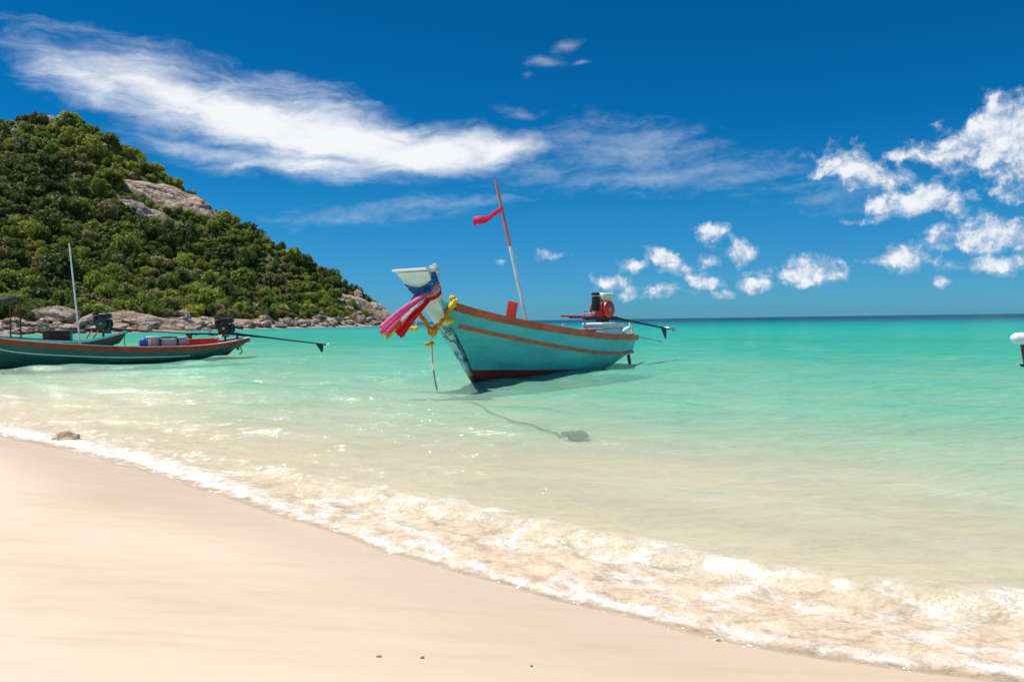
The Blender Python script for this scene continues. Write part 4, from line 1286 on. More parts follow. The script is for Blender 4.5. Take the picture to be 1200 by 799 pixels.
# inner edge of the fore deck, thwarts, floor boards
mb = MB()
us = [0.06, 0.12, 0.18, 0.24]
for a, b in zip(us[:-1], us[1:]):
    vs = [H1.sheer(a, -1, -.05, -.06), H1.sheer(a, 1, -.05, -.06), H1.sheer(b, 1, -.05, -.06), H1.sheer(b, -1, -.05, -.06)]
    vs2 = [v - Vector((0, 0, .03)) for v in vs]
    mb.add(vs + vs2, [(0, 1, 2, 3), (7, 6, 5, 4), (0, 4, 5, 1), (1, 5, 6, 2), (2, 6, 7, 3), (3, 7, 4, 0)])
mb.build('fore_deck', M['white'], boat, False)
for u in (0.36, 0.5, 0.64, 0.78):
    y = lerp_tab(H1.ys, u) - .06; z = lerp_tab(H1.zs, u) - .2
    mb = MB(); mb.rbox((H1.x(u, z), 0, z), (.22, y * 1.9, .04), None, .008)
    mb.build('thwart', M['white'] if u < .45 else M['bright_red'], boat, False)
# red upright board amidships
def tilt_board(name, px0, py0, px1, py1, lx, wpx, mat):
    a = loc_at(px0, py0, lx); b = loc_at(px1, py1, lx + .02)
    wd = wpx / FPX * 19
    mb = MB(); up = (b - a).normalized(); side = Vector((0, 1, 0)); side = (side - up * side.dot(up)).normalized(); fwd = up.cross(side)
    R3 = Matrix((fwd, side, up)).transposed()
    mb.rbox((a + b) / 2 - up * .2, (.05, wd, (b - a).length + .4), R3, .006)
    return mb.build(name, mat, boat, False)
tilt_board('mast_board', 597.5, 377, 601.5, 353.5, -1.9, 12.5, M['bright_red'])
# flag pole, white below and red above
a = loc_at(617, 376, -2.3); b = loc_at(580.5, 211, -1.9)
foot = a + (a - b).normalized() * 0.75
mid = a + (b - a) * 0.53
mb = MB(); mb.cyl(foot, mid, .048, .042, 12)
pole = mb.build('flag_pole', M['pole'], boat, True)
mb = MB(); mb.cyl(mid, b, .043, .032, 12)
mb.build('pole_top', M['pole_red'], pole, True)
# flag: a twisted strip of red cloth blowing to the left
fa = a + (b - a) * 0.795; fb = loc_at(555, 260, -1.9)
mb = MB(); n = 14; vs = []; fs = []
for i in range(n + 1):
    t = i / n
    p = fa.lerp(fb, t) + Vector((0, 0, -.06 * math.sin(t * math.pi) + .02 * math.sin(t * 9)))
    wdt = .055 + .05 * t
    tw = .5 + .6 * math.sin(t * 5)
    o2 = Vector((math.sin(tw) * .6, 0, math.cos(tw) * .8 + .25)) * wdt
    vs += [p - o2, p + Vector((.03 * math.sin(t * 8), 0, 0)), p + o2]
for i in range(n):
    for q in (0, 1): fs.append((i * 3 + q, i * 3 + q + 1, i * 3 + q + 4, i * 3 + q + 3))
mb.add(vs, fs)
mb.tube([fa + Vector((0.045 * math.cos(q), 0.045 * math.sin(q), .01)) for q in np.linspace(0, 6.28, 10)], .02, 6)
o = mb.build('flag', M['c_crimson'], pole, True)
sm = o.modifiers.new('thickness', 'SOLIDIFY'); sm.thickness = .006

# engine on its pivot at the stern, tail swung out
def longtail_engine(parent, piv, dirv, up_pitch, mats, length, scale=1.0, tank=True, clip=(0, 0)):
    """piv: local pivot; dirv: local horizontal unit direction of the tail; tail slopes down by up_pitch"""
    d = Vector((dirv[0], dirv[1], 0)).normalized(); s = Vector((-d.y, d.x, 0)); z = Vector((0, 0, 1))
    R3 = Matrix((d, s, z)).transposed()
    def L(a, b, c): return Vector(piv) + R3 @ (Vector((a, b, c)) * scale)
    out = {}
    mb = MB()                                   # block with fins and flywheel housing
    mb.rbox(L(-.05, 0, .30), Vector((.42, .36, .34)) * scale, R3, .04 * scale)
    for i in range(5): mb.box(L(-.05, 0, .5 + i * .028), Vector((.30 - .02 * i, .30, .012)) * scale, R3)
    e = mb.build('engine', mats['block'], parent, False); out['engine'] = e
    mb = MB(); mb.tube([L(-.02, -.19, .34), L(-.02, -.23, .34), L(-.02, -.27, .34), L(-.02, -.285, .34)], [.20 * scale, .245 * scale, .235 * scale, .19 * scale], 22)
    mb.build('flywheel_cover', mats['cover'], e, True)
    mb = MB(); mb.tube([L(-.02, .17, .34), L(-.02, .25, .34), L(-.02, .27, .34)], [.2 * scale, .235 * scale, .17 * scale], 22)
    mb.build('gear_cover', mats['cover'], e, True)
    mb = MB(); mb.cyl(L(-.02, -.285, .34), L(-.02, -.30, .34), .06 * scale, .05 * scale, 12)
    mb.build('starter_hub', M['steel'], e, True)
    mb = MB(); mb.rbox(L(.08, 0, .68), Vector((.52, .4, .24)) * scale, R3, .07 * scale, 3); mb.cyl(L(.05, 0, .75), L(.05, 0, .79), .05 * scale, None, 12)
    mb.build('fuel_tank', mats['tank'], e, True)
    mb = MB(); mb.cyl(L(-.30, 0, .45), L(-.30, 0, .70), .11 * scale, None, 16); mb.cyl(L(-.30, 0, .72), L(-.30, 0, .80), .125 * scale, .11 * scale, 16)
    mb.rbox(L(-.27, .02, .40), Vector((.2, .2, .2)) * scale, R3, .03 * scale)
    af = mb.build('air_filter', M['black'], e, True)
    mb = MB(); mb.cyl(L(-.30, 0, .698), L(-.30, 0, .722), .119 * scale, None, 16); mb.build('filter_band', M['tank'], e, True)
    mb = MB(); mb.tube([L(.2, .1, .5), L(.3, .14, .5), L(.34, .14, .4), L(.34, .1, .2)], .04 * scale, 8); mb.rbox(L(.24, 0, .32), Vector((.16, .3, .36)) * scale, R3, .02)
    mb.build('exhaust', M['black'], e, True)
    # bearer frame: two channels and cross bars
    mb = MB()
    for sd in (-1, 1):
        mb.box(L(-.1, sd * .17, .1), Vector((1.1, .05, .07)) * scale, R3)
    for q in (-.5, -.1, .35): mb.box(L(q, 0, .07), Vector((.05, .36, .05)) * scale, R3)
    mb.box(L(0, 0, .02), Vector((.3, .26, .05)) * scale, R3)
    fr_ = mb.build('engine_frame', M['black'], parent, False)
    mb = MB()
    for sd in (-1, 1): mb.tube([L(-.62, sd * .14, .12), L(-.62, sd * .14, .30), L(-.5, sd * .14, .26)], .018 * scale, 7)
    mb.tube([L(-.62, -.2, .22), L(-.62, .2, .22)], .018 * scale, 7)
    mb.build('guard', M['steel'], fr_, True)
    # post and fork
    mb = MB(); mb.cyl(L(0, 0, -.5), L(0, 0, .02), .045 * scale, None, 12); mb.box(L(0, 0, -.3), (.3 * scale, .26 * scale, .08), R3)
    mb.build('pivot_post', M['dark_steel'], parent, True)
    # tiller
    mb = MB(); mb.tube([L(-.4, 0, .12), L(-.9, .02, .14), L(-1.75, .04, .16)], [.035 * scale, .03 * scale, .024 * scale], 8)
    mb.box(L(-.95, .02, .11), Vector((.9, .05, .035)) * scale, R3)
    ti = mb.build('tiller', mats['tiller'], parent, True)
    # tail shaft with skeg and propeller
    td = (R3 @ Vector((math.cos(up_pitch), 0, -math.sin(up_pitch)))).normalized()
    a0 = L(.3, 0, .13); a1 = a0 + td * length
    mb = MB(); mb.tube([a0, a0 + td * .5, a0 + td * (length * .6), a1], [.05 * scale, .042 * scale, .032 * scale, .028 * scale], 10)
    mb.tube([a0 + td * .2 - z * .06, a0 + td * 1.3 - z * .015], .018 * scale, 6)
    sh = mb.build('tail_shaft', mats['shaft'], parent, True)
    c1 = a1 - td * .02
    mb = MB()
    sk = [a1 - td * .42 - z * .02, a1 - td * .12 - z * .03, a1 - td * .14 - z * .30, a1 - td * .2 - z * .33]
    vs = [p + s * q for q in (-.006, .006) for p in sk]
    mb.add(vs, [(0, 1, 2, 3), (7, 6, 5, 4), (0, 4, 5, 1), (1, 5, 6, 2), (2, 6, 7, 3), (3, 7, 4, 0)])
    mb.build('skeg', mats['shaft'], sh, False)
    propeller('propeller', mats['prop'], sh, a1 + td * .05, td, .19)
    return out, a1
# where the tail ends, read off the photo
piv = loc_y(706, 372.5, 0.0)
endp = BI @ at_y(784, 387, 24.8)
dv_ = endp - piv
longtail_engine(boat, piv - Vector((0, 0, .10)), (dv_.x, dv_.y), math.atan2(piv.z + .03 - endp.z, math.hypot(dv_.x, dv_.y)),
                {'block': M['engine_red'], 'cover': M['engine_red'], 'tank': M['tank'], 'tiller': M['red'], 'shaft': M['dark_steel'], 'prop': M['steel']},
                math.hypot(dv_.x, dv_.y) - .3, 1.0)
# second, stowed long shaft lying over the stern and the forked rest it lies on
q0 = loc_y(700, 384, 0.25); q1 = BI @ at_y(776, 400.5, 24.2)
mb = MB(); mb.tube([q0, q0.lerp(q1, .5), q1], [.03, .028, .02], 8)
mb.build('spare_shaft', M['teal_light'], boat, True)
q0 = loc_y(725, 391, 0.1); q1 = loc_y(738, 386, -.1)
mb = MB(); mb.rbox((q0 + q1) / 2 + Vector((-.05, 0, .03)), (.5, .14, .12), Matrix.Rotation(R(15), 3, 'Y'), .03); mb.cyl(q1 + Vector((.0, 0, .0)), q1 + Vector((-.02, 0, .22)), .04, .03, 8); mb.cyl(q1 + Vector((-.25, -.05, .12)), q1 + Vector((-.25, -.05, -.16)), .03, .03, 8)
mb.build('stern_fork', M['white'], boat, False)
mb = MB(); mb.rbox((H1.x(1, .8) + .1, 0, .82), (.12, 1.15, .14), None, .02); mb.build('stern_board', M['bright_red'], boat, False)
mb = MB(); q = H1.rub(1.0, NEAR, -.22, -.08); mb.rbox(q + Vector((-.03, 0, 0)), (.1, .06, .28), Matrix.Rotation(R(20), 3, 'Y'), .01); mb.build('rudder_gudgeon', M['black'], boat, False)
mb = MB(); q = loc_y(660, 380, .35); mb.cyl(q - Vector((0, 0, .55)), q + Vector((0, 0, .03)), .025, None, 8); mb.build('tiller_rest', M['white'], boat, True)
# red stern locker
u = .86; mb = MB(); c0 = loc_y(680, 388, .3)
mb.rbox((c0.x, 0, c0.z - .12), (.75, 1.15, .34), None, .02); mb.build('stern_locker', M['bright_red'], boat, False)

# cooler box standing in the stern (a thing of its own)
c0 = BM @ loc_y(707, 385.5, .12)
cool = empty('cooler_box', c0 - Vector((0, 0, .24)), RZ, 'pale blue and white ice box in the stern of the turquoise boat', 'cooler')
mb = MB(); mb.rbox((0, 0, .17), (1.25, .62, .34), None, .04, 3); mb.build('body', M['cool_white'], cool, True)
mb = MB(); mb.rbox((0, 0, .375), (1.29, .66, .09), None, .03, 3); mb.build('lid', M['cool_white'], cool, True)
mb = MB(); mb.rbox((0, 0, .25), (1.264, .634, .06), None, .01); mb.build('stripe', M['cool_blue'], cool, True)

# ---------- scarves round the prow
def wrap(z0, hgt, tilt, grow, wave, drop=0.0):
    """closed cloth band round the prow head"""
    mb = MB(); n = 28; vs = []; fs = []
    rows = 5
    for j in range(rows):
        t = j / (rows - 1)
        for i in range(n):
            a = 2 * math.pi * i / n
            z = z0 + hgt * (t - .5)
            ca, sa = math.cos(a), math.sin(a)
            # superellipse round the post section
            e_ = 0.45
            X_ = math.copysign(abs(ca) ** e_, ca); Y_ = math.copysign(abs(sa) ** e_, sa)
            sag = -drop * max(0, ca) * (1 - (Y_ if abs(Y_) < 1 else math.copysign(1, Y_)) ** 2 * .9)
            z2 = z + tilt * Y_ + sag
            x = lerp_tab(STEM, z2); wd = lerp_tab(WT, z2) * .5 + grow; dep = lerp_tab([(1.2, .2), (1.7, .26), (2.5, .34)], z2)
            d = Vector((0.75, 0, -0.66))
            fold = .012 * math.sin(t * math.pi * 3 + wave + math.sin(a * 3) * .7)
            c = Vector((x, 0, z2)) - d * (dep * .5)
            wy = wd * (1 if X_ > 0 else .8)
            vs.append(BM @ (c + d * (dep * .5 + grow + fold) * X_ + Vector((0, (wy + fold) * Y_, 0))))
    for j in range(rows - 1):
        for i in range(n):
            i2 = (i + 1) % n
            fs.append((j * n + i, j * n + i2, (j + 1) * n + i2, (j + 1) * n + i))
    mb.add(vs, fs)
    return mb
def tail(p0, p1, w0, w1, bulge, seed, depth_dir=None):
    """cloth tail blowing from the knot; a folded strip with thickness"""
    rnd = random.Random(seed); mb = MB(); n = 18; mcols = 7; vs = []; fs = []
    p0 = Vector(p0); p1 = Vector(p1); ax = (p1 - p0).normalized()
    side = ax.cross(Vector((0.25, 1, 0.1)).normalized()).normalized(); nrm = ax.cross(side)
    for i in range(n + 1):
        t = i / n
        wd = w0 + (w1 - w0) * t ** .8
        c = p0.lerp(p1, t) + Vector((0, 0, bulge * math.sin(math.pi * t))) + nrm * .03 * math.sin(t * 5 + seed)
        for j in range(mcols):
            q = j / (mcols - 1) - .5
            f = (.035 * t + .015) * math.sin(q * 9 + seed + t * 2.2)
            vs.append(c + side * wd * q + nrm * f + ax * (.03 * rnd.uniform(-1, 1) if i == n else 0))
    for i in range(n):
        for j in range(mcols - 1):
            a = i * mcols + j
            fs.append((a, a + 1, a + mcols + 1, a + mcols))
    mb.add(vs, fs)
    return mb
knot = BM @ loc_at(499, 346, lerp_tab(STEM, 1.9) + .12)
def scarf(name_lab, cat, mat, wraps, tails, knotdz=0.0):
    e = empty('scarf', knot + Vector((0, 0, knotdz)), 0, name_lab, cat, 'scarves tied round the prow')
    inv = Matrix.Translation(-e.location)
    for mbw in wraps:
        o = mbw.build('band', mat, e, True); o.data.transform(inv)
        sm = o.modifiers.new('thickness', 'SOLIDIFY'); sm.thickness = .008; sm.offset = 0
    for mbt in tails:
        o = mbt.build('tail', mat, e, True); o.data.transform(inv)
        sm = o.modifiers.new('thickness', 'SOLIDIFY'); sm.thickness = .006; sm.offset = 0
    mb = MB(); mb.ball((0, 0, 0), (.07, .06, .08), 10, 8); mb.build('knot', mat, e, True)
    return e
ky = knot.y
def K(px, py, dy=0.0): return at_y(px, py, ky + dy)
TL = .03
scarf('blue scarf wound highest round the pale prow of the turquoise boat', 'scarf', M['c_blue'], [wrap(2.03, .14, -NEAR * -.03, .035, 0, .10)], [tail(K(496, 338, -.06), K(476, 366, -.1), .09, .14, .03, 1)], .06)
scarf('orange scarf wound just under the blue one on the prow', 'scarf', M['c_orange'], [wrap(1.945, .09, NEAR * .02, .028, 1, .07)], [tail(K(497, 349, -.10), K(452, 395, -.14), .06, .15, .03, 2)], .0)
scarf('pink scarf on the prow with a wide tail blowing to the side', 'scarf', M['c_pink'], [wrap(1.905, .09, NEAR * .03, .034, 2, .05)], [tail(K(499, 345, -.16), K(449, 388, -.22), .08, .23, .05, 3), tail(K(498, 343, -.12), K(446, 391, -.06), .06, .12, .02, 8)], .02)
scarf('white scarf wound between the pink and the red ones on the prow', 'scarf', M['c_white'], [wrap(1.845, .09, NEAR * .035, .03, 3, .03)], [tail(K(499, 349, -.19), K(470, 378, -.24), .03, .06, .02, 4)], -.03)
scarf('red scarf wound lowest round the prow, its tail hanging outermost', 'scarf', M['c_red'], [wrap(1.775, .07, NEAR * .03, .033, 4, .02)], [tail(K(502, 352, -.12), K(467, 392, -.18), .06, .19, .02, 5)], -.06)

# ---------- marigold garland hung round the stem
gar = empty('flower_garland', BM @ Vector((lerp_tab(STEM, 1.3), 0, 1.3)), 0, 'yellow and orange marigold garland hanging round the boat prow', 'garland')
def chain(pts, step, r, mat, name):
    mb = MB(); rnd = random.Random(len(pts) + int(r * 1000))
    for a, b in zip(pts[:-1], pts[1:]):
        a = Vector(a); b = Vector(b); n = max(1, int((b - a).length / step))
        for i in range(n):
            c = a.lerp(b, i / n) + Vector((rnd.gauss(0, .012), rnd.gauss(0, .012), rnd.gauss(0, .012)))
            mb.ball(c, (r * rnd.uniform(.8, 1.15), r * rnd.uniform(.8, 1.15), r * rnd.uniform(.75, 1.1)), 8, 6, Matrix.Rotation(rnd.uniform(0, 3), 3, 'X'))
    o = mb.build(name, mat, gar, True); o.data.transform(Matrix.Translation(-gar.location))
    return o
gy = (BM @ Vector((1.15, 0, 1.3))).y - .12
def Gp(px, py, dy=0.0): return at_y(px, py, gy + dy)
chain([Gp(492, 366, -.05), Gp(495, 373, -.12), Gp(500, 382, -.16), Gp(506, 388, -.18), Gp(514, 381, -.12), Gp(522, 371, -.05), Gp(527, 362, .02), Gp(531, 354, .1)], .045, .05, M['flower_o'], 'chain')
chain([Gp(503, 387, -.2), Gp(511, 388, -.2), Gp(507, 392, -.2), Gp(502, 390, -.2)], .03, .05, M['flower_o'], 'cluster')
chain([Gp(529, 350, .06), Gp(533, 353, .06), Gp(531, 357, .04), Gp(528, 360, .0), Gp(533, 357, .06)], .022, .062, M['flower_y'], 'cluster')
chain([Gp(523, 375, -.04), Gp(529, 376, .0), Gp(532, 377, .03)], .025, .05, M['flower_y'], 'cluster')
chain([Gp(482, 385, -.05), Gp(489, 384, -.05), Gp(486, 387, -.05)], .025, .045, M['flower_y'], 'cluster')
mb = MB(); mb.tube([Gp(491, 370, -.06), Gp(488, 378, -.07), Gp(486, 384, -.05)], .012, 6); mb.tube([Gp(507, 390, -.2), Gp(506, 402, -.2)], .02, 6)
o = mb.build('string', M['c_white'], gar, True); o.data.transform(Matrix.Translation(-gar.location))
chain([Gp(501, 403, -.2), Gp(508, 402, -.2), Gp(511, 403, -.2)], .03, .045, M['flower_o'], 'tassel')

# ---------- mooring rope: from the prow down to the water, on along the bed to a dark stone
mb = MB()
r0 = Gp(506, 402, -.17); r1 = at_z(512, 457, -.02)
ptsr = [r0, r0.lerp(r1, .35) + Vector((-.03, 0, -.02)), r0.lerp(r1, .7) + Vector((-.02, 0, 0)), r1]
mb.tube(ptsr, .018, 7)
rope = mb.build('mooring_rope', M['rope'], None, True)
tag(rope, 'thin tan mooring rope hanging from the prow into the water', 'rope')
def bedp(px, py, up=.03):
    d = ray(px, py); t = 2.0
    while t < 60:
        q = CPOS + d * t
        if q.z < float(bed_z(np.array(q.x), np.array(q.y))[0]) + up: return q
        t += .02
    return q
mb = MB()
pl = [bedp(*q) for q in ((512, 459), (540, 466), (565, 476), (585, 488), (605, 494), (630, 500), (648, 507), (662, 512))]
fine = []
for a, b in zip(pl[:-1], pl[1:]):
    for i in range(4): fine.append(a.lerp(b, i / 4) + Vector((.03 * math.sin(len(fine) * 1.1), 0, 0)))
mb.tube(fine + [pl[-1]], .012, 6)
o = mb.build('sunken_rope', M['wet_rope'], None, True); tag(o, 'dark anchor rope lying on the sandy bed under clear water', 'rope')
st = bedp(676, 513)
bmx = bmesh.new(); bmesh.ops.create_icosphere(bmx, subdivisions=3, radius=1)
for v in bmx.verts:
    p = v.co; kf = 1 + .45 * mnoise.fractal(p * 1.3 + Vector((3.1, 0, 2)), .8, 2, 4)
    v.co = Vector((p.x * .15 * kf, p.y * .12 * kf, p.z * .06 * kf))
me = bpy.data.meshes.new('anchor_stone'); bmx.to_mesh(me); bmx.free(); me.materials.append(M['dark_stone'])
me.polygons.foreach_set('use_smooth', [True] * len(me.polygons))
o = bpy.data.objects.new('anchor_stone', me); COL.objects.link(o); o.location = st + Vector((0, 0, .03)); o.rotation_euler.z = .3
tag(o, 'dark flat stone on the sandy bed at the end of the anchor rope', 'stone')

# ---------- green boat
sg = Vector((-10.95, 32.0, 0)); hg = Vector((-0.65, -0.76, 0)).normalized()
Lg = 8.6
gb_o = sg + hg * Lg
gboat = empty('longtail_boat', gb_o, math.atan2(hg.y, hg.x), 'dark green longtail boat with red gunwale and thin white stripe', 'boat')
GM = Matrix.Translation(gb_o) @ Matrix.Rotation(math.atan2(hg.y, hg.x), 4, 'Z'); GI = GM.inverted()
H2 = Hull(stem=[(-.4, -.4), (0, 0), (.6, .45), (1.2, .95), (2.4, 1.9)], stern=[(-.4, -Lg + 1.2), (0, -Lg + .55), (.3, -Lg + .15), (.72, -Lg - .25), (1.5, -Lg - .6)],
          zs=[(0, 1.2), (.1, .90), (.25, .71), (.4, .585), (.55, .51), (.7, .49), (.82, .53), (.92, .63), (1, .75)],
          ys=[(0, .2), (.1, .45), (.25, .72), (.45, .88), (.65, .88), (.8, .78), (.92, .55), (1, .3)],
          zr=[(0, .8), (.1, .5), (.25, .34), (.45, .21), (.7, .16), (.85, .26), (1, .55)],
          yr=[(0, .16), (.1, .4), (.25, .66), (.45, .82), (.65, .82), (.8, .72), (.92, .48), (1, .24)],
          zb=[(0, .2), (.15, 0), (.5, -.12), (.75, -.1), (.9, .1), (1, .42)], yb=[(0, .08), (.2, .5), (.5, .8), (.75, .72), (1, .18)],
          zk=[(0, -.3), (.4, -.3), (.75, -.2), (.9, .05), (1, .36)])
M['hull2'] = hull_paint('green_hull_paint', (0.008, 0.12, 0.10), (0.010, 0.135, 0.11), (0.02, 0.03, 0.025), 0.05, 0.004)
H2.build('hull', M['hull2'], M['red'], gboat, lambda u: .1)
for side in (-1, 1):
    H2.rail('gunwale', M['red'], gboat, 'sheer', side, rect(.1, .17), 0.0, 1.0, -.06, .012)
    H2.rail('stripe_batten', M['white'], gboat, 'rub', side, rect(.02, .035), 0.0, .74, .0, .008)
    H2.rail('cap_rail', M['white'], gboat, 'sheer', side, rect(.12, .02), 0.0, 1.0, .04, .004)
mb = MB()
rows = []
for z in (0.9, 1.3, 1.7, 2.1, 2.4):
    x = lerp_tab(H2.stem, z); wd = lerp_tab([(.9, .3), (2.4, .6)], z)
    rows.append((x, z, wd))
for (x0, z0, w0), (x1, z1, w1) in zip(rows[:-1], rows[1:]):
    vs = [Vector((x0 + .05, -w0 / 2, z0)), Vector((x0 + .05, w0 / 2, z0)), Vector((x0 - .3, w0 / 2, z0)), Vector((x0 - .3, -w0 / 2, z0)),
          Vector((x1 + .05, -w1 / 2, z1)), Vector((x1 + .05, w1 / 2, z1)), Vector((x1 - .3, w1 / 2, z1)), Vector((x1 - .3, -w1 / 2, z1))]
    mb.add(vs, [(3, 2, 1, 0), (4, 5, 6, 7), (0, 1, 5, 4), (1, 2, 6, 5), (2, 3, 7, 6), (3, 0, 4, 7)])
mb.build('prow', M['hull2'], gboat, False)
def gl(px, py, ly):
    d = (GI.to_3x3() @ ray(px, py)); o = GI @ CPOS
    return o + d * ((ly - o.y) / d.y)
for u in (.32, .44, .56, .66):
    y = lerp_tab(H2.ys, u) - .06; z = lerp_tab(H2.zs, u) - .05
    mb = MB(); mb.rbox((H2.x(u, z), 0, z), (.2, y * 1.95, .04), None, .006); mb.build('thwart', M['bright_red'], gboat, False)
GN = 1 if (GM.to_3x3() @ Vector((0, 1, 0))).y < 0 else -1      # side of the boat facing the beach
pa = gl(94, 404, 0.1 * GN); pb = gl(81, 285, 0.1 * GN)
mb = MB(); mb.cyl(pa + (pa - pb).normalized() * .35, pb, .032, .024, 10); mb.build('flag_pole', M['pole'], gboat, True)
piv = gl(264, 392, 0.0); endp = GI @ at_y(384, 405, 32.2); dv_ = endp - piv
mk = {'block': M['black'], 'cover': M['black'], 'tank': M['canvas'], 'tiller': M['black'], 'shaft': M['black'], 'prop': M['gel']}
longtail_engine(gboat, piv - Vector((0, 0, .08)), (dv_.x, dv_.y), math.atan2(piv.z + .05 - endp.z, math.hypot(dv_.x, dv_.y)), mk, math.hypot(dv_.x, dv_.y) - .3, .95)
mb = MB()
q = gl(278, 400, -.05); mb.tube([q + Vector((0, 0, .3)), q, q - Vector((.03, 0, .35))], .05, 8); mb.build('stern_post', M['wood'], gboat, True)
mb = MB(); q2 = gl(281, 405, 0); mb.tube([q2, q2 - Vector((.1, 0, .25)), q2 - Vector((.05, .1, .35))], .03, 7); mb.build('stern_rope', M['rope'], gboat, True)
mb = MB(); q = gl(262, 396, .1); mb.tube([q + Vector((.35, .2, -.1)), q + Vector((.1, .05, .12))], .03, 7); mb.tube([q + Vector((.35, -.2, -.1)), q + Vector((.1, -.05, .12))], .03, 7); mb.build('engine_brace', M['tank'], gboat, True)
# loose things in the green boat
def on_green(name, px, py, ly, label, cat):
    p = GM @ gl(px, py - 1.0, ly * GN)
    return empty(name, p, math.atan2(hg.y, hg.x), label, cat)
e = on_green('water_jug', 168.5, 404, .25, 'round blue plastic jug in the green longtail boat', 'jug')
mb = MB(); mb.tube([(0, 0, -.1), (0, 0, -.02), (0, 0, .12), (0, 0, .19), (0, 0, .22)], [.12, .15, .15, .1, .05], 14); mb.build('body', M['blue_plastic'], e, True)
mb = MB(); mb.cyl((0, 0, .22), (0, 0, .26), .05, None, 10); mb.build('cap', M['white'], e, True)
mb = MB(); mb.tube([(.1, 0, .14), (.19, 0, .12), (.19, 0, .02), (.13, 0, 0)], .015, 6); mb.build('handle', M['white'], e, True)
e = on_green('ice_box', 180, 404, .2, 'small white ice box beside the blue jug in the green boat', 'cooler')
mb = MB(); mb.rbox((0, 0, .06), (.36, .4, .34), None, .03); mb.build('body', M['grey_plastic'], e, True)
mb = MB(); mb.rbox((0, 0, .25), (.39, .43, .06), None, .02); mb.build('lid', M['white'], e, True)
e = on_green('plastic_crate', 195, 405, .25, 'dark framed grey crate amidships in the green boat', 'crate')
mb = MB(); mb.rbox((0, 0, .07), (.62, .4, .3), None, .03); mb.build('body', M['grey_plastic'], e, True)
mb = MB()
for sy in (-1, 1): mb.tube([(-.33, sy * .22, -.08), (-.33, sy * .22, .22), (-.27, sy * .22, .27), (.27, sy * .22, .27), (.33, sy * .22, .22), (.33, sy * .22, -.08)], .03, 7)
mb.build('frame', M['black'], e, True)
e = on_green('folded_tarp', 210, 403.5, .15, 'folded pale grey tarpaulin lying aft of the crate in the green boat', 'tarp')
mb = MB(); mb.rbox((0, 0, .06), (.6, .5, .2), None, .05, 3); mb.rbox((.03, .02, .2), (.55, .42, .08), Matrix.Rotation(R(5), 3, 'Y'), .03, 3); mb.build('body', M['grey_plastic'], e, True)
e = on_green('red_locker', 236, 404, .1, 'bright red wooden box near the stern of the green boat', 'box')
mb = MB(); mb.rbox((0, 0, .03), (1.15, .5, .26), None, .02); mb.build('body', M['bright_red'], e, False)
mb = MB(); mb.rbox((0, 0, .185), (1.2, .54, .04), None, .01); mb.build('lid', M['bright_red'], e, False)

# ---------- far boat behind it
sf = Vector((-17.0, 35.2, 0)); hf_ = Vector((-0.95, -0.30, 0)).normalized(); Lf = 8.2
fo = sf + hf_ * Lf
fboat = empty('longtail_boat', fo, math.atan2(hf_.y, hf_.x), 'longtail boat with mint rail and canopy moored behind the green one', 'boat')
FM = Matrix.Translation(fo) @ Matrix.Rotation(math.atan2(hf_.y, hf_.x), 4, 'Z'); FI = FM.inverted()
H3 = Hull(stem=[(-.4, -.4), (0, 0), (.6, .45), (1.2, .95), (2.4, 1.9)], stern=[(-.4, -Lf + 1.3), (0, -Lf + .9), (.4, -Lf + .45), (1.05, -Lf), (1.6, -Lf - .3)],
          zs=[(0, 1.6), (.1, 1.35), (.3, 1.0), (.5, .86), (.7, .72), (.82, .68), (.9, .78), (.96, .94), (1, 1.08)],
          ys=[(0, .2), (.1, .45), (.25, .72), (.45, .88), (.65, .88), (.8, .78), (.92, .5), (1, .22)],
          zr=[(0, 1.2), (.1, 1.0), (.3, .7), (.5, .56), (.7, .45), (.85, .48), (1, .86)],
          yr=[(0, .16), (.1, .4), (.25, .66), (.45, .82), (.65, .82), (.8, .72), (.92, .44), (1, .17)],
          zb=[(0, .2), (.15, 0), (.5, -.12), (.75, -.1), (.9, .2), (1, .62)], yb=[(0, .08), (.2, .5), (.5, .8), (.75, .72), (1, .12)],
          zk=[(0, -.3), (.4, -.3), (.75, -.2), (.9, .12), (1, .55)])
M['hull3'] = hull_paint('grey_green_hull_paint', (0.03, 0.06, 0.05), (0.03, 0.065, 0.055), (0.02, 0.03, 0.025), 0.05, 0.0)
H3.build('hull', M['hull3'], M['wood'], fboat, lambda u: .3)
for side in (-1, 1):
    H3.rail('gunwale', M['teal_light'], fboat, 'sheer', side, rect(.09, .09), 0.0, 1.0, -.02, .012)
    H3.rail('rub_rail', M['rust'], fboat, 'rub', side, rect(.04, .05), 0.0, 1.0, 0, .01)
def fl(px, py, ly):
    d = (FI.to_3x3() @ ray(px, py)); o = FI @ CPOS
    return o + d * ((ly - o.y) / d.y)
piv = fl(121, 388, 0.0); endp = FI @ at_y(229, 392, 35.6); dv_ = endp - piv
mk2 = dict(mk); mk2['shaft'] = M['rust']; mk2['block'] = M['black']; mk2['tank'] = M['black']; mk2['cover'] = M['dark_steel']; mk2['prop'] = M['steel']
longtail_engine(fboat, piv - Vector((0, 0, .02)), (dv_.x, dv_.y), math.atan2(piv.z + .12 - endp.z, math.hypot(dv_.x, dv_.y)), mk2, math.hypot(dv_.x, dv_.y) - .3, 1.0)
mb = MB(); q = fl(134, 390, 0); mb.tube([q + Vector((-.25, 0, .05)), q + Vector((-.4, 0, -.2)), q + Vector((-.4, 0, -.7))], .03, 7); mb.build('stern_rope', M['teal_light'], fboat, True)
mb = MB(); q = fl(138, 387, 0); mb.rbox(q, (.5, .14, .06), None, .02); mb.build('stern_head', M['teal_light'], fboat, False)
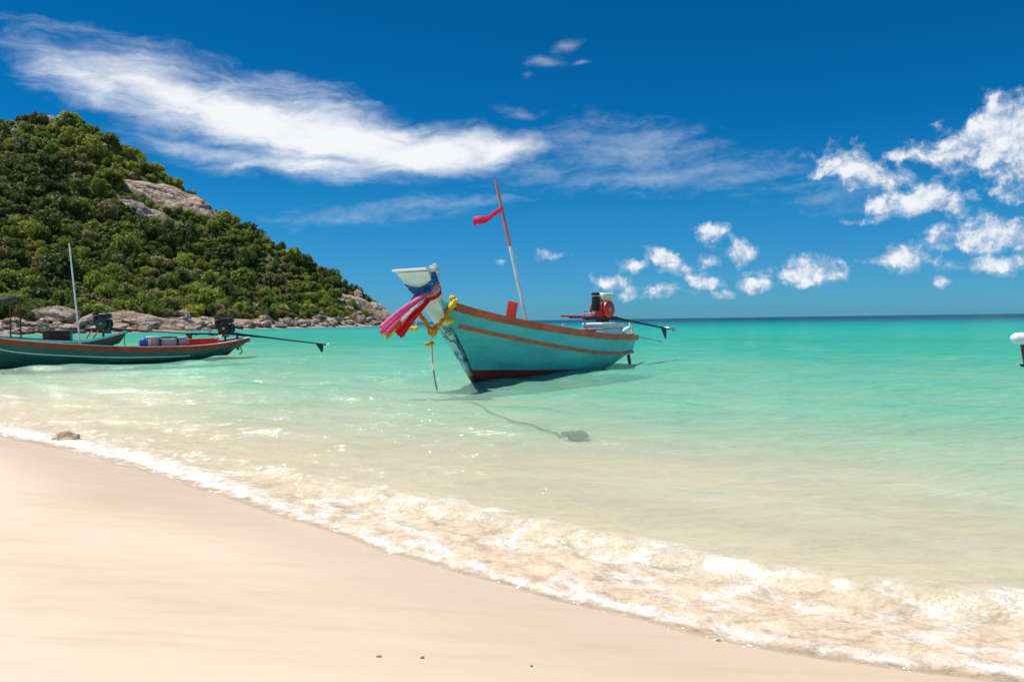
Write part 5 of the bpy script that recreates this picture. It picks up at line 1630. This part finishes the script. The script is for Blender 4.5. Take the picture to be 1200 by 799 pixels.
for i, (px0, px1) in enumerate(((101, 108), (109, 116))):
    mb = MB(); q0 = fl(px0, 397, .2); q1 = fl(px1, 386, .2); mb.tube([q0, q1], .03, 7); mb.build('engine_brace', M['rail'], fboat, True)
# canopy frame near the middle
q = fl(15, 392, .45 * 1)
base = Vector((q.x, 0, .5)); top_z = (fl(15, 349, 0)).z
can = MB(); nx = 9; ny = 7; vs = []; fs = []
for i in range(nx):
    for j in range(ny):
        a = i / (nx - 1); b = j / (ny - 1) - .5
        vs.append(Vector((base.x - .05 + a * 2.6, b * 1.7, top_z + .05 - .35 * b * b * 2 + .03 * math.sin(a * 3.1))))
for i in range(nx - 1):
    for j in range(ny - 1): fs.append((i * ny + j, i * ny + j + 1, (i + 1) * ny + j + 1, (i + 1) * ny + j))
can.add(vs, fs); o = can.build('canopy', M['canvas'], fboat, True); sm = o.modifiers.new('thickness', 'SOLIDIFY'); sm.thickness = .05
for dx in (0.0, 2.45):
    for sy in (-1, 1):
        mb = MB(); mb.cyl((base.x + dx, sy * .74, .45), (base.x + dx, sy * .74, top_z - .1), .03, None, 8); mb.build('canopy_post', M['rust'], fboat, True)
e = empty('engine_cover', FM @ (fl(72, 394, 0.1) + Vector((0, 0, -.25))), math.atan2(hf_.y, hf_.x), 'dark wooden box with red end panel in the far boat', 'box')
mb = MB(); mb.rbox((0, 0, .22), (.75, .6, .5), None, .02); mb.build('body', M['black'], e, False)
mb = MB(); mb.rbox((.52, 0, .2), (.28, .58, .46), None, .02); mb.build('end_panel', M['rust'], e, False)
mb = MB(); mb.rbox((.1, 0, .49), (1.25, .66, .04), None, .01); mb.build('lid', M['wood'], e, False)

# ---------- white motor boat beyond the right edge, its tilted outboard in view
pw = at_y(1191, 430, 19.2)
om = empty('motor_boat', (pw.x + .9, 19.2, 0), 0, 'white motor boat with rounded white outboard cowling tilted over its stern', 'boat')
mb = MB(); secs = []
n = 12; vs = []; fs = []; prof = [(0, -.2), (.5, -.12), (.72, .12), (.8, .55), (.72, .57), (.6, .2), (0, .1)]
full = [(-y, z) for y, z in prof[::-1]][:-1] + prof
full = [(-y, z) for (y, z) in ((.8, .55), (.72, .12), (.5, -.12))] + [(0, -.2)] + [(.5, -.12), (.72, .12), (.8, .55), (.7, .56), (.55, .2), (-.55, .2), (-.7, .56)]
for i in range(n + 1):
    t = i / n; kx = (1 - max(0, (t - .45) / .55) ** 2.2)
    for (y, z) in full: vs.append(Vector((t * 4.2 + .25, y * max(kx, .03), z + .35 * t * t * (1 if z > .1 else .6))))
mm = len(full)
for i in range(n):
    for j in range(mm):
        j2 = (j + 1) % mm
        fs.append((i * mm + j, i * mm + j2, (i + 1) * mm + j2, (i + 1) * mm + j))
fs.append(tuple(range(mm))[::-1]); fs.append(tuple(n * mm + j for j in range(mm)))
mb.add(vs, fs); mb.build('hull', M['gel'], om, True)
def ol(px, py):
    p = at_y(px, py, 19.2); return p - om.location
mb = MB(); c0 = ol(1196, 397.5)
mb.tube([ol(1185.2, 398) , ol(1186.5, 397.6), ol(1190, 396.8), ol(1197, 396.5), ol(1206, 399), ol(1214, 404), ol(1219, 407)], [.03, .095, .135, .15, .16, .14, .06], 18)
mb.build('outboard_cowling', M['gel'], om, True)
mb = MB(); mb.tube([ol(1201, 403), ol(1201, 414), ol(1203, 432)], [.1, .07, .05], 10); mb.rbox(ol(1212, 408), (.3, .2, .22), None, .03); mb.build('outboard_leg', M['rust'], om, True)
mb = MB(); mb.tube([ol(1195, 427), ol(1200, 429), ol(1210, 431)], [.012, .05, .05], 10); mb.build('gear_case', M['black'], om, True)

# ---------- small litter on the wet sand
def sandz(x, y): return float(bed_z(np.array(x), np.array(y))[0])
def sandp(px, py):
    d = ray(px, py); t = 1.5
    while t < 40:
        q = CPOS + d * t
        if q.z < sandz(q.x, q.y): return q
        t += .01
    return q
bmx = bmesh.new(); bmesh.ops.create_icosphere(bmx, subdivisions=3, radius=1)
for v in bmx.verts:
    p = v.co; kf = 1 + .5 * mnoise.fractal(p * 1.4 + Vector((7.1, 1, 2)), .8, 2, 4)
    v.co = Vector((p.x * .15 * kf, p.y * .1 * kf, p.z * .11 * kf))
me = bpy.data.meshes.new('beach_stone'); bmx.to_mesh(me); bmx.free(); me.materials.append(M['stone']); me.polygons.foreach_set('use_smooth', [True] * len(me.polygons))
o = bpy.data.objects.new('beach_stone', me); COL.objects.link(o); q = sandp(76, 518); o.location = (q.x, q.y, q.z + .02)
tag(o, 'small tan stone sitting in the white foam at the waterline', 'stone')
def leaf_bit(px, py, size, rz, curl, lab):
    mb = MB(); n = 8; vs = []; fs = []
    for i in range(n + 1):
        t = i / n; wd = size * .36 * math.sin(math.pi * (t * .92 + .04)) * (1 + .15 * math.sin(i * 2.1))
        for j in (-1, 0, 1):
            vs.append(Vector((size * (t - .5), wd * j, .001 + curl * size * .6 * (abs(t - .5) ** 2 * 2 + .5 * j * j * .4))))
    for i in range(n):
        for j in range(2):
            a = i * 3 + j; fs.append((a, a + 1, a + 4, a + 3))
    mb.add(vs, fs); o = mb.build('dry_leaf', M['leaf_dry'], None, True)
    sm = o.modifiers.new('thickness', 'SOLIDIFY'); sm.thickness = .003
    q = sandp(px, py); o.location = q + Vector((0, 0, .001)); o.rotation_euler = (.04, -.04, rz)
    tag(o, lab, 'leaf', 'leaf litter on the sand')
for (px, py, sz, rz, cu, lab) in [
    (727, 713, .07, .3, .5, 'curled brown leaf at the foam edge beside a smaller twin'), (753, 719, .06, -.4, .6, 'smaller brown leaf lying just beyond the curled one at the foam edge'),
    (842, 751, .03, .2, .4, 'tiny dark leaf scrap on the sand below the foam'), (955, 762, .03, 1.0, .4, 'tiny dark leaf scrap on the sand below the foam'),
    (1038, 777, .045, .6, .6, 'brown leaf half washed up where the surf is broadest'), (444, 770, .025, .1, .3, 'speck of dry leaf alone on the open dry sand'), (495, 771, .02, .5, .3, 'speck of dry leaf alone on the open dry sand'),
    (623, 781, .015, .9, .3, 'speck of dry leaf alone on the open dry sand'), (545, 672, .03, .2, .3, 'tiny dark leaf scrap on the sand below the foam'), (647, 699, .03, .2, .3, 'tiny dark leaf scrap on the sand below the foam')]:
    leaf_bit(px, py, sz * .8, rz, cu * .4, lab)
